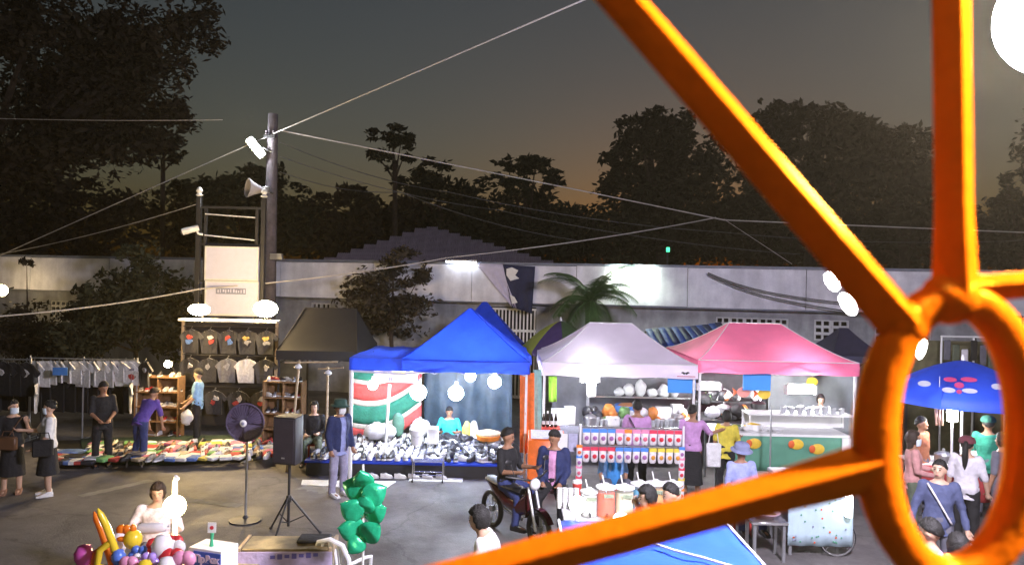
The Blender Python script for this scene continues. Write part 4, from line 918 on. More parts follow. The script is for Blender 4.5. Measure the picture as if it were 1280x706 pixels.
    if shoe_m:
        for i in (0, 1):
            q = MB(); ft = V(0, -1, 0); c = an[i]
            def s_(y, w, z1): return [c + V(w * math.cos(a) * H, y * H, (-.038 if math.sin(a) < 0 else -.038 + z1) * H) if abs(math.sin(a)) > .3 else c + V(w * math.cos(a) * H, y * H, (-.038 + z1 * .5) * H) for a in [2*math.pi*k/10 for k in range(10)]]
            q.loft([s_(.04, .02, .04), s_(.03, .028, .055), s_(-.01, .031, .058), s_(-.05, .033, .038), s_(-.09, .033, .028), s_(-.115, .022, .02)]); q.build('shoe', shoe_m, t, smooth=1)
    # hair
    if hair:
        q = MB(); seg, rg = 40, 26; rings = []
        for i in range(rg + 1):
            th = math.pi * (i if 0 < i < rg else (.04 if i == 0 else rg - .04)) / rg; row = []
            for j in range(seg):
                az = 2*math.pi*j/seg; d = V(math.sin(th) * math.cos(az), math.sin(th) * math.sin(az), -math.cos(th))
                cf = -d.y / max(.05, math.hypot(d.x, d.y)); cov = hair in ('bob', 'long'); smax = 1.22 if cov else 1.15
                if cov: zl = -.9 if cf < .3 else -.9 + 1.28 * min(1, (cf - .3) / .3)
                else: zl = (-.05 + .47 * min(1, cf * 1.25)) if cf > 0 else -.05 + .5 * cf
                w_ = max(0, min(1, (d.z - zl + .1 * noise.noise(d * 5 + V(0, H * 40, 0))) / .2)); w_ = w_ * w_ * (3 - 2 * w_)
                s = .86 + (smax + .14 * noise.noise(d * 9 + V(H * 50, 0, 0)) + .1 * noise.noise(d * 19 + V(H * 50, 0, 0)) - .86) * w_
                row.append(hc + HM @ V(d.x * hr[0] * s, d.y * hr[1] * s + .08 * hr[1], d.z * hr[2] * s + .10 * hr[2]))
            rings.append(row)
        q.loft(rings); ho = q.build('hair', hm, t, smooth=1.2)
        if hair == 'long':
            q = MB(); q.loft([[hp(.9 * w * math.cos(a), .45 + .5 * w * math.sin(a), z) for a in [2*math.pi*k/12 for k in range(12)]] for z, w in ((.5, .9), (-.3, 1.15), (-1.2, 1.15), (-2.0, .9), (-2.5, .4))]); q.build('hair_length', hm, ho, smooth=1.2, wrinkle=.006, wscale=14)
        if hair == 'pony':
            q = MB(); q.tube([hp(0, .9, .55), hp(0, 1.5, .4), hp(0, 1.75, -.4), hp(0, 1.6, -1.5), hp(.1, 1.35, -2.6), hp(.1, 1.25, -3.2)], [.018 * H, .022 * H, .027 * H, .026 * H, .018 * H, .004 * H], 10); q.build('ponytail', hm, ho, smooth=1.2, wrinkle=.004, wscale=18)
        if hair == 'up':
            q = MB(); q.ell(hp(0, .9, .6), (.028 * H,) * 3, 10, 8); q.build('bun', hm, ho, smooth=2, wrinkle=.004, wscale=20)
    # face
    for s in (-1, 1):
        part('eye', t, m_eye, lambda q: q.ell(hp(s * .38, -.93, .08), (.0062 * H, .004 * H, .0036 * H), 8, 6, HM)); part('eyebrow', t, hm, lambda q: q.tube([hp(s * .18, -.97, .27), hp(s * .42, -.95, .32), hp(s * .62, -.83, .26)], .0022 * H, 5))
    if mask:
        def mk(q):
            g = []
            for i in range(8):
                zz = .02 - .98 * i / 7; row = []
                for j in range(11):
                    a = -1.25 + 2.5 * j / 10; rr = 1.0 + .16 * math.cos(a) * (1 - ((i - 2.5) / 5) ** 2); row.append(hp(math.sin(a) * .98, -math.cos(a) * rr * 1.06 + .02, zz))
                g.append(row)
            q.sheet(g)
        o = part('face_mask', t, mask, mk, smooth=3); o.modifiers.new('t', 'SOLIDIFY').thickness = .004
    else: part('mouth', t, m_lip, lambda q: q.ell(hp(0, -.97, -.55), (.013 * H, .004 * H, .0042 * H), 10, 6, HM))
    if hat:
        kd, hmt = hat
        def ht(q):
            T = Matrix.Translation(hc) @ HM.to_4x4(); q.M = T; r = hr[1] * 1.17; z = hr[2]
            if kd == 'bucket': q.lathe([(r * 1.5, .22 * z), (r * 1.52, .25 * z), (r * 1.08, .5 * z), (r * .98, 1.15 * z), (r * .85, 1.27 * z), (.01, 1.3 * z)], 20)
            else:
                q.lathe([(r * 1.03, .4 * z), (r * 1.02, .75 * z), (r * .8, 1.15 * z), (r * .4, 1.32 * z), (.01, 1.36 * z)], 20); q.slab([V(-.8 * r, -.75 * r, .42 * z), V(-.6 * r, -1.55 * r, .36 * z), V(0, -1.8 * r, .34 * z), V(.6 * r, -1.55 * r, .36 * z), V(.8 * r, -.75 * r, .42 * z)], V(0, 0, .02))
        part('hat', t, hmt, ht, smooth=.8)
    if strap:
        n_ = 18; s0 = strap[1]
        def stp(q):
            g = []
            for i in range(n_ + 1):
                a = 2*math.pi*i/n_; tq = .14 + .155 * math.cos(a) * 1; ln = math.sin(a)
                x = s0 * math.cos(a) * .088 * H; dep = .085 * H * (1 if ln > 0 else -1) * min(1, abs(ln) * 1.6) + (.03 if jacket else .016) * (1 if ln > 0 else -1)
                c = P + up * tq * H + side * x + fr * dep; g.append([c - side * .011, c + side * .011 + up * .006])
            q.sheet(g)
        o = part('strap', t, strap[0], stp, smooth=3); o.modifiers.new('t', 'SOLIDIFY').thickness = .006
    if apron:
        o = part('apron', t, apron, lambda q: q.sheet([[P + up * tq * H + side * x * H + fr * (.088 * H + .012 + .02 * math.sin(x * 40) - abs(x) * .35 * H) for x in (-.075, -.04, 0, .04, .075)] for tq in (-.02, .05, .12, .18, .235)]), smooth=3); o.modifiers.new('t', 'SOLIDIFY').thickness = .006
    return t
c_black = fab('clothes_black', (.014, .014, .016)); c_white = fab('clothes_white', (.7, .7, .7)); c_navy = fab('clothes_navy', (.02, .03, .1)); c_purp = fab('clothes_purple', (.12, .07, .35)); c_jean = fab('clothes_denim', (.035, .05, .16)); c_sky = fab('clothes_sky', (.22, .42, .75)); c_lblue = fab('clothes_lavender_blue', (.3, .34, .62)); c_lav = fab('clothes_lavender', (.5, .27, .52)); c_cyan = fab('clothes_turquoise', (.03, .5, .55)); c_pink = fab('clothes_pink', (.6, .3, .5)); c_salm = fab('clothes_salmon', (.5, .25, .24)); c_steel = fab('clothes_slate_blue', (.07, .085, .17)); c_green = fab('clothes_green', (.02, .22, .14)); c_grey = fab('clothes_grey', (.12, .12, .15)); c_yel = fab('clothes_yellow', (.6, .5, .06)); c_pale = fab('clothes_pale', (.6, .58, .62)); c_olive = fab('clothes_olive', (.1, .12, .08)); c_lilt = fab('clothes_lilac_grey', (.33, .32, .45)); c_apr = fab('apron_blue', (.05, .25, .6)); c_mar = fab('cap_maroon', (.12, .03, .04)); c_hat = fab('hat_blue_grey', (.2, .22, .36)); c_dgr = fab('hat_dark_green', (.02, .06, .045)); c_cream = mat('blouse_print', (.62, .55, .6), .85, var=.35, scale=14, bump=.2)
def G(px, Y): p = at(px, 500, Y); return V(p.x, Y, 0)
def bag(label, loc, r, m, name='handbag', rz=0):
    t = thing(name, label, 'bag', loc, rz); part('pouch', t, m, lambda q: q.box((0, 0, r[2] / 2), r), bevel=.02, wrinkle=.006); part('handle', t, m, lambda q: q.tube([(-r[0] * .35, 0, r[2] * .95), (-r[0] * .25, 0, r[2] * 1.4), (r[0] * .25, 0, r[2] * 1.4), (r[0] * .35, 0, r[2] * .95)], .008, 6)); return t
# left group
person('woman in a black dress and mask with a shoulder bag at the far left', G(17, 12.5), 25, 1.58, 2, 'blouse', .5, c_black, .05, 'skirt', c_black, .33, fab('sandal', (.3, .16, .1)), 'up', mask=m_mask, head=(35, 0), arms=(((-.2, .0, -1), (.1, -.5, -.9)), ((.3, -.1, -.9), (-.1, -.6, .8))), strap=(mat('brown_leather', (.12, .06, .03), .5), 1))
bag('brown shoulder bag carried by the woman in the black dress', G(11, 12.28) + V(0, 0, .78), (.3, .09, .22), mat('brown_leather', (.12, .06, .03), .5))
person('woman in a white blouse and black skirt wearing a mask at left', G(62, 12.45), -55, 1.6, 2, 'blouse', .48, c_white, .03, 'skirt', c_black, .3, m_shoew, 'up', mask=m_mask, head=(-20, 5), arms=(((-.25, -.45, -.8), (-.1, -.95, .1)), ((.15, -.1, -1), (-.2, -.65, -.6))))
bag('black handbag held by the woman in the white blouse', G(55, 12.2) + V(0, 0, .7), (.3, .1, .28), c_black, rz=.4)
person('man all in black with hands clasped beside the black shirts', G(129, 14.4), 35, 1.66, 1, 'shirt', .5, c_black, .09, 'trousers', c_black, 1, m_shoeb, 'short', head=(20, 22), arms=(((-.15, -.2, -1), (.5, -.75, -.5)), ((.15, -.2, -1), (-.5, -.75, -.5))))
person('person in a purple shirt and jeans bending over the display bed', G(176, 14.7), 160, 1.58, 0, 'shirt', .5, c_purp, .06, 'trousers', c_jean, 1, m_shoew, 'short', m_hairb, spine=(.05, -.62, .78), arms=(((-.1, -.5, -.9), (.05, -.35, -.95)), ((.1, -.5, -.9), (-.05, -.3, -1))), legs=(((-.12, .05, -1), (-.06, .1, -1)), ((.12, -.2, -1), (.1, .2, -1))), strap=None)
person('young man in a sky blue shirt standing before the t-shirt board', G(247, 16.6), -75, 1.68, 2, 'shirt', .52, c_sky, .06, 'trousers', c_black, 1, m_shoeb, 'short', head=(-10, 15), arms=(((-.12, -.15, -1), (0, -.75, -.5)), ((.12, -.1, -1), (0, -.7, -.7))))
sack('plastic_bag', 'white carrier bag held by the man in sky blue', 'bag', G(234, 16.35) + V(0, 0, .46), (.13, .1, .17), m_bag, .03, 12)
person('seated person in dark clothes between the shelf and the shoe stall', G(393, 14.9), 8, 1.6, 2, 'shirt', .9, c_black, .05, 'trousers', c_olive, 1, m_shoeb, 'bob', pel=.52, legs=SIT_LEGS, arms=(((-.25, -.2, -1), (.4, -.8, -.2)), ((.25, -.2, -1), (-.4, -.8, -.1))))
person('man in an open navy jacket, pale trousers, dark hat and mask', G(425, 12.8), 50, 1.66, 1, 'shirt', .45, c_lblue, .1, 'trousers', c_lilt, 1, m_shoew, 'short', jacket=c_navy, hat=('bucket', c_dgr), mask=m_maskw, head=(25, 5), arms=(((-.2, .05, -1), (-.1, -.5, -.9)), ((.2, 0, -1), (-.1, -.5, -.9))))
# shoe stall keeper
person('stall keeper in a turquoise shirt seated behind the shoes', G(562, 16.1), 0, 1.55, 1, 'shirt', .55, c_cyan, .05, 'trousers', c_jean, 1, m_shoeb, 'short', pel=.30, legs=(((-.35, -.9, .2), (.1, -.3, -.3)), ((.35, -.9, .2), (-.1, -.3, -.3))), head=(0, 20), arms=(((-.4, -.3, -.9), (.4, -.8, .1)), ((.4, -.3, -.9), (-.4, -.8, .1))), wide=1.08)
t = thing('plastic_stool', 'low stool under the turquoise stall keeper', 'stool', G(562, 16.1)); part('seat', t, m_wplast, lambda q: q.box((0, 0, .2), (.3, .3, .03)), bevel=.008)
for x in (-.12, .12):
    for y in (-.12, .12): part('leg', t, m_wplast, lambda q: q.box((x, y, .095), (.03, .03, .185)))
# balloon seller
person('balloon seller in a cream blouse seated behind the glowing lamp', G(200, 8.7), 15, 1.55, 2, 'blouse', .5, c_cream, .05, 'trousers', c_grey, 1, m_shoeb, 'bob', m_hairb, pel=.56, legs=SIT_LEGS, head=(5, 12), arms=(((-.45, -.2, -.9), (.35, -.9, -.1)), ((.35, -.3, -.9), (-.3, -.9, .0))), wide=1.1)
# motorcycle riders
person('man in a black t-shirt sitting on the motorcycle', G(636, 11.1), 55, 1.7, 1, 'shirt', .55, c_black, .07, 'trousers', c_jean, 1, m_shoeb, 'short', pel=.76, legs=(((-.28, -.85, -.3), (-.05, .15, -1)), ((.28, -.85, -.3), (.05, .15, -1))), head=(15, 12), arms=(((-.2, -.2, -1), (.15, -1, .1)), ((.2, -.3, -1), (-.1, -1, .1))), wide=1.06)
person('man in an open navy jacket over a pink shirt facing the black t-shirt man', G(694, 11.15), -12, 1.7, 1, 'shirt', .45, c_pink, .08, 'trousers', c_black, 1, m_shoeb, 'short', pel=.74, jacket=c_navy, legs=(((-.2, -.9, -.3), (-.02, .1, -1)), ((.2, -.9, -.3), (.02, .1, -1))), head=(-25, 20), arms=(((-.14, -.05, -1), (.3, -.8, -.5)), ((.14, -.05, -1), (-.3, -.8, -.5))), wide=1.0)
# food stall
person('seller in a pale blue shirt and blue apron seated under the packet rack', G(768, 12.75), 0, 1.58, 1, 'shirt', .5, c_sky, .05, 'trousers', c_grey, 1, m_shoeb, 'short', pel=.35, legs=(((-.3, -.9, .25), (.02, -.4, -.9)), ((.3, -.9, .25), (-.02, -.4, -.9))), apron=c_apr, arms=(((-.2, -.05, -1), (.1, -.6, -.7)), ((.2, -.05, -1), (-.1, -.6, -.7))), head=(0, 15), wide=1.05)
person('customer in a lavender shirt with a dark strap, seen from behind', G(797, 13.25), 176, 1.7, 1, 'shirt', .5, c_lav, .05, 'trousers', c_black, 1, m_shoeb, 'short', strap=(m_black, 1), arms=(((-.2, -.2, -1), (.1, -.8, -.3)), ((.2, -.2, -1), (-.1, -.8, -.3))), wide=1.05)
person('woman in a lavender blouse and long black skirt reaching to the right', G(866, 13.2), 165, 1.64, 1, 'blouse', .52, c_lav, .02, 'skirt', c_black, .38, m_shoeb, 'up', head=(-25, 8), arms=(((-.55, -.5, -.7), (-.7, -.75, .15)), ((.2, .05, -1), (.0, -.3, -1))))
person('youngster in a yellow and white top beside the reaching woman', G(909, 13.5), 150, 1.5, 1, 'shirt', .5, c_yel, .1, 'trousers', c_black, 1, m_shoeb, 'bob', arms=(((-.2, -.3, -1), (.1, -.8, .1)), ((.2, 0, -1), (.1, -.2, -1))))
bag('white tote bag hanging beside the youngster in yellow', G(893, 13.15) + V(0, 0, .55), (.26, .1, .42), c_white, 'tote_bag')
person('seated man in a blue shirt and blue-grey bucket hat', G(928, 11.15), 8, 1.64, 1, 'shirt', .55, c_lblue, .06, 'trousers', c_jean, 1, m_shoeb, 'short', pel=.62, legs=SIT_LEGS, hat=('bucket', c_hat), head=(5, 12), arms=(((-.25, -.15, -1), (.25, -.8, -.3)), ((.25, -.15, -1), (-.25, -.8, -.3))))
person('vendor with dark hair behind the white counter of the pink stall', G(1026, 15.9), -5, 1.5, 2, 'shirt', .9, c_white, .06, 'trousers', c_grey, 1, m_shoeb, 'bob', head=(-10, 10))
person('dark haired girl looking left just above the low orange bar', G(811, 7.9), -75, 1.6, 2, 'shirt', .5, c_pink, .06, 'trousers', c_jean, 1, m_shoew, 'long', head=(0, 10))
person('person in pink holding a hand to the mouth above the low orange bar', G(840, 8.1), -60, 1.58, 2, 'shirt', .5, c_pink, .06, 'trousers', c_jean, 1, m_shoew, 'short', head=(-10, 10), arms=(((-.3, -.6, -.6), (.2, -.5, 1)), ((.2, 0, -1), (0, -.4, -1))))
person('woman with dark hair and white top at the bottom centre', G(633, 7.1), -100, 1.62, 2, 'shirt', .5, c_white, .06, 'trousers', c_jean, 1, m_shoew, 'bob', head=(5, 10), wide=1.0, spine=(0, -.42, .9))
# right group seen through the ring
person('boy in a slate blue hoodie with a rucksack strap looking left', G(1176, 9.3), -20, 1.63, 2, 'hoodie', .98, c_steel, .1, 'trousers', c_grey, 1, m_shoeb, 'short', head=(-25, -5), arms=(((-.3, .05, -1), (-.25, -.3, -1)), ((.3, .05, -1), (.2, -.3, -1))), wide=1.08, strap=(c_pale, -1))
person('woman in a salmon blouse with a long braid facing right', G(1143, 11.4), 70, 1.6, 1, 'blouse', .95, c_salm, .08, 'trousers', c_olive, 1, m_shoeb, 'long', m_hairb, mask=m_mask, arms=(((-.2, -.1, -1), (.1, -.9, -.2)), ((.2, -.1, -1), (-.1, -.9, -.1))))
person('woman in a pale pink shirt and maroon cap with a ponytail, seen from behind', G(1210, 10.9), 140, 1.62, 2, 'shirt', .55, c_pale, .09, 'trousers', c_black, 1, m_shoew, 'pony', hat=('cap', c_mar), arms=(((-.25, -.1, -1), (-.1, -.4, -1)), ((.2, 0, -1), (.1, -.3, -1))))
person('man in a green shirt with green cap by the umbrella stall', G(1236, 12.4), 150, 1.68, 1, 'shirt', .55, c_green, .08, 'trousers', c_grey, 1, m_shoeb, 'short', hat=('cap', fab('cap_green', (.02, .12, .08))), arms=(((-.2, -.3, -1), (.1, -.9, -.2)), ((.2, -.3, -1), (-.1, -.9, -.2))))
person('woman in a dark grey dress with shoulder length hair at the right', G(1254, 11.3), -150, 1.62, 1, 'blouse', .5, c_grey, .1, 'trousers', c_grey, 1, m_shoeb, 'bob', hm=m_hairb, wide=1.1)
person('person in lilac with a black bag strap at the bottom right', G(1166, 6.9), -110, 1.62, 2, 'shirt', .55, c_lav, .06, 'trousers', c_jean, 1, m_shoeb, 'short', strap=(m_black, 1), head=(-30, 12))
person('person in orange at the umbrella stall behind the salmon blouse', G(1153, 12.6), 40, 1.62, 1, 'shirt', .5, fab('clothes_rust', (.4, .15, .08)), .06, 'trousers', c_grey, 1, m_shoeb, 'short')
person('dark haired person partly hidden behind the lower ring', G(1200, 6.7), -170, 1.55, 2, 'shirt', .5, c_grey, .06, 'trousers', c_jean, 1, m_shoeb, 'long')
LC.exclude = False
# ------------------------------------------------------------------ foreground left: fan, loudspeaker, balloons, tip box, table, chair
fg = gnd(305, 652); fan = thing('pedestal_fan', 'large purple-grey round fan on a thin pole', 'fan', fg)
m_fan = mat('purple_grey_fan', (.1, .08, .15), .5); fz = at(308, 527, fg.y).z
part('pole', fan, m_steel, lambda q: q.tube([(0, .06, 0), (0, .06, fz - .05)], [.02, .015], 10)); part('base', fan, m_dsteel, lambda q: q.lathe([(.24, 0), (.24, .02), (.05, .05), (.02, .09)], 18, (0, .06, 0)))
MX = Matrix.Rotation(R(90), 3, 'X')
cage = part('cage_rim', fan, m_fan, lambda q: q.tube([(.285 * math.cos(a), -.05, fz + .285 * math.sin(a)) for a in [2*math.pi*k/32 for k in range(33)]], .012, 6, caps=False))
for k in range(36):
    a = 2*math.pi*k/36; part('cage_wire', fan, m_fan, lambda q: q.tube([(.05 * math.cos(a), -.12, fz + .05 * math.sin(a)), (.18 * math.cos(a), -.11, fz + .18 * math.sin(a)), (.285 * math.cos(a), -.05, fz + .285 * math.sin(a))], .0035, 4))
for k in range(4):
    a0 = 2*math.pi*k/4; part('blade', fan, m_fan, lambda q: q.sheet([[V(r * math.cos(a0 + s), -.05 + .05 * (s - .5), fz + r * math.sin(a0 + s)) for s in (0, .35, .7, 1.05, 1.3)] for r in (.05, .12, .2, .26)]))
part('hub', fan, m_wplast, lambda q: q.lathe([(.05, 0), (.055, .01), (.04, .025), (.01, .03)], 16, (0, -.12, fz), M=MX)); part('hub_badge', fan, m_plate, lambda q: q.lathe([(.025, 0), (.02, .004)], 12, (0, -.151, fz), M=MX))
part('motor', fan, m_black, lambda q: q.lathe([(.07, -.2), (.08, -.15), (.08, -.03), (.06, 0)], 14, (0, -.02, fz), M=MX)); part('cage_back', fan, m_fan, lambda q: q.lathe([(.285, 0), (.2, -.06), (.08, -.07)], 24, (0, -.04, fz), M=MX, caps=False))
sgd = gnd(360, 670); ls = thing('loudspeaker', 'black loudspeaker box on a tripod in the middle of the yard', 'loudspeaker', V(sgd.x, sgd.y, 1.07), R(-14))
m_cab = mat('black_cabinet', (.02, .019, .024), .55, bump=.2, bscale=120)
part('cabinet', ls, m_cab, lambda q: q.loft([[V(x, y, z) for x, y in ((-.18, -.17), (.18, -.17), (.18, .0), (.11, .17), (-.11, .17), (-.18, 0))] for z in (0, .68)]), bevel=.012)
part('grille', ls, mat('dark_mesh_grille', (.04, .035, .05), .4, .4, bump=.6, bscale=160), lambda q: q.box((0, -.178, .34), (.32, .015, .62)), bevel=.006); part('badge', ls, m_steel, lambda q: q.box((0, -.188, .1), (.05, .006, .02)))
ts = thing('speaker_tripod', 'black tripod stand under the loudspeaker box', 'stand', V(sgd.x, sgd.y, 0))
part('pole', ts, m_black, lambda q: q.tube([(0, 0, .15), (0, 0, 1.069)], .02, 10)); part('collar', ts, m_black, lambda q: q.lathe([(.035, 0), (.04, .03), (.04, .08), (.03, .1)], 10, (0, 0, .5)))
for k in range(3):
    a = R(20) + 2*math.pi*k/3; part('leg', ts, m_black, lambda q: q.tube([(.03 * math.cos(a), .03 * math.sin(a), .56), (.45 * math.cos(a), .45 * math.sin(a), .015)], .014, 8)); part('brace', ts, m_black, lambda q: q.tube([(0, 0, .2), (.24 * math.cos(a), .24 * math.sin(a), .29)], .009, 6)); part('rubber_foot', ts, m_black, lambda q: q.ell((.45 * math.cos(a), .45 * math.sin(a), .02), (.025, .025, .02), 8, 6))
# green foil leaf balloons on a stick
gb = at(455, 640, 7.5); gt = thing('foil_balloon_tree', 'shiny green foil leaf balloons clustered on a white stick', 'balloon', V(gb.x, 7.5, 0))
part('stick', gt, m_wplast, lambda q: q.tube([(0, 0, 0), (.0, 0, 1.0), (-.02, 0, 1.85)], .012, 8)); m_foil = mat('green_foil', (.02, .42, .2), .25, .25, var=.25, scale=8, bump=.3, bscale=18)
part('base', gt, m_dsteel, lambda q: q.lathe([(.2, 0), (.2, .03), (.02, .06)], 14))
for i, (dx, z, ro, s) in enumerate(((-.16, 1.56, 70, 1), (.14, 1.5, -60, 1.05), (-.13, 1.36, 60, 1), (.17, 1.32, -65, 1), (-.14, 1.18, 75, 1.05), (.13, 1.14, -50, 1), (0, 1.62, 10, .9), (.02, 1.38, -10, .9), (-.05, 1.1, 140, .8), (.2, 1.42, -110, .8))):
    def lf(q):
        g = []
        for u in [k / 10 for k in range(11)]:
            w = .12 * max(0, math.sin(math.pi * u ** .85)) ** .6 + .004; row = [V(w * math.cos(a), .045 * math.sin(a) * math.sin(math.pi * u) ** .6 * (1 + .15 * math.sin(14 * u)), -.02 + .24 * u - .03 * (abs(math.cos(a)) ** 2)) for a in [2*math.pi*k/14 for k in range(14)]]; g.append(row)
        q.M = Matrix.Rotation(R(-ro), 4, 'Y') @ Matrix.Rotation(rnd.uniform(-.5, .5), 4, 'X') @ Matrix.Scale(s, 4); q.loft(g)
    part('leaf_balloon', gt, m_foil, lf, loc=(dx * .27, -.05 * (i % 3), z + .02), smooth=2)
# table in front, at the bottom
tp = at(355, 690, 7.4)
def table(label, c, w, d, h, mt, ml, cloth=None, name='table', legs=True):
    t = thing(name, label, 'table', V(c.x, c.y, 0)); part('top', t, mt, lambda q: q.box((0, 0, h - .02), (w, d, .04)), bevel=.006)
    for x in (-1, 1):
        for y in (-1, 1): part('leg', t, ml, lambda q: q.box((x * (w / 2 - .05), y * (d / 2 - .05), (h - .04) / 2), (.04, .04, h - .04)))
    if cloth: part('cloth', t, cloth, lambda q: q.sheet([[V(-w / 2 - .01 + (w + .02) * j / 16, -d / 2 - .012 + .012 * math.sin(j * 1.7) * i, h - .01 - i * .2) for j in range(17)] for i in range(4)]), smooth=3).modifiers.new('t', 'SOLIDIFY')
    return t
t7 = at(358, 692, 7.15)
m_tray = mat('brassy_worn_tray', (.2, .15, .07), .45, .3, var=.5, scale=5)
pt_ = thing('game_table', 'shallow lidded table with worn brassy top and pale banner front', 'table', V(at(358, 690, 8.0).x, 8.1, 0), R(4)); zt = .82
part('top', pt_, m_tray, lambda q: q.box((0, 0, zt), (.92, .42, .03)), bevel=.006); part('rim', pt_, m_pale, lambda q: q.box((-.48, 0, zt - .02), (.03, .44, .09))); part('rim', pt_, m_pale, lambda q: q.box((.48, 0, zt - .02), (.03, .44, .09)))
part('banner_front', pt_, fab('pale_violet_banner', (.5, .42, .62)), lambda q: q.box((0, -.225, zt - .13), (1.0, .02, .24)))
for i in range(7): part('lettering', pt_, mat('violet_ink', (.14, .12, .4), .6), lambda q: q.box((-.12 + i * .075, -.238, zt - .06 + .004 * i), (.05, .006, .035 + .02 * (i % 2))))
part('dark_cloth', pt_, c_black, lambda q: q.box((.26, .06, zt + .035), (.34, .24, .035)), bevel=.012, wrinkle=.008)
for x in (-.44, .44):
    for y in (-.17, .17): part('leg', pt_, m_pale, lambda q: q.box((x, y, (zt - .02) / 2), (.04, .04, zt - .02)))
ch = thing('plastic_chair', 'white plastic chair beside the brassy table', 'chair', V(at(430, 690, 8.2).x, 8.25, 0), R(160))
part('seat', ch, m_wplast, lambda q: q.box((0, 0, .43), (.44, .42, .03)), bevel=.01)
part('backrest', ch, m_wplast, lambda q: q.tube([(-.21, .2, .43), (-.21, .26, .72), (-.15, .29, .87), (0, .3, .92), (.15, .29, .87), (.21, .26, .72), (.21, .2, .43)], .028, 8))
for x in (-.1, 0, .1): part('back_slat', ch, m_wplast, lambda q: q.tube([(x, .2, .43), (x, .27, .72), (x, .3, .9)], .02, 6))
for x in (-1, 1):
    for y in (-1, 1): part('leg', ch, m_wplast, lambda q: q.tube([(x * .19, y * .18, .42), (x * .24, y * .22, 0)], [.028, .02], 8))
    part('armrest', ch, m_wplast, lambda q: q.tube([(x * .21, .24, .66), (x * .25, 0, .66), (x * .24, -.16, .62), (x * .22, -.18, .43)], .02, 7))
# tip box on a small table
tbp = at(267, 690, 7.3); zb = .70
table('small pale table under the tip box and balloons', V(at(205, 690, 7.25).x, 7.45, 0), 1.5, .75, zb, m_pale, m_dsteel, fab('pink_cloth', (.45, .2, .3)))
tx = thing('tip_box', 'white carton with blue front lettered Tip Box', 'box', V(tbp.x, 7.3, zb + .002), R(-16))
hh = at(267, 677, 7.3).z - zb - .03
part('carton', tx, m_white, lambda q: q.box((0, 0, hh / 2), (.38, .26, hh)), bevel=.006); part('blue_panel', tx, mat('blue_print', (.05, .12, .55), .5), lambda q: q.box((.03, -.134, hh - .125), (.31, .006, .2)))
m_lt = mat('pale_pink_letters', (.75, .6, .8), .5, var=.03)
for s, x, z, sz in (('Tip', -.06, .3, .1), ('Box', .09, .35, .09)): text(s, sz, m_lt, tx, (x, -.139, hh - .125 + z * .1), bold=.006)
text('THANK YOU', .05, m_lt, tx, (.03, -.139, hh * .3)) if False else None
sg2 = thing('card_stick', 'little white card with red mark on a green clip standing on the tip box', 'sign', V(tbp.x - .01, 7.27, zb + hh + .002)); part('clip', sg2, mat('green_clip', (.05, .4, .2), .5), lambda q: q.tube([(0, 0, 0), (0, 0, .06), (.004, 0, .13)], [.022, .014, .02], 8)); part('card', sg2, m_white, lambda q: q.box((0, 0, .18), (.08, .006, .1))); part('red_mark', sg2, mat('red_ink', (.5, .03, .05), .6), lambda q: q.lathe([(.02, 0), (.02, .003)], 8, (0, -.003, .18), M=MX))
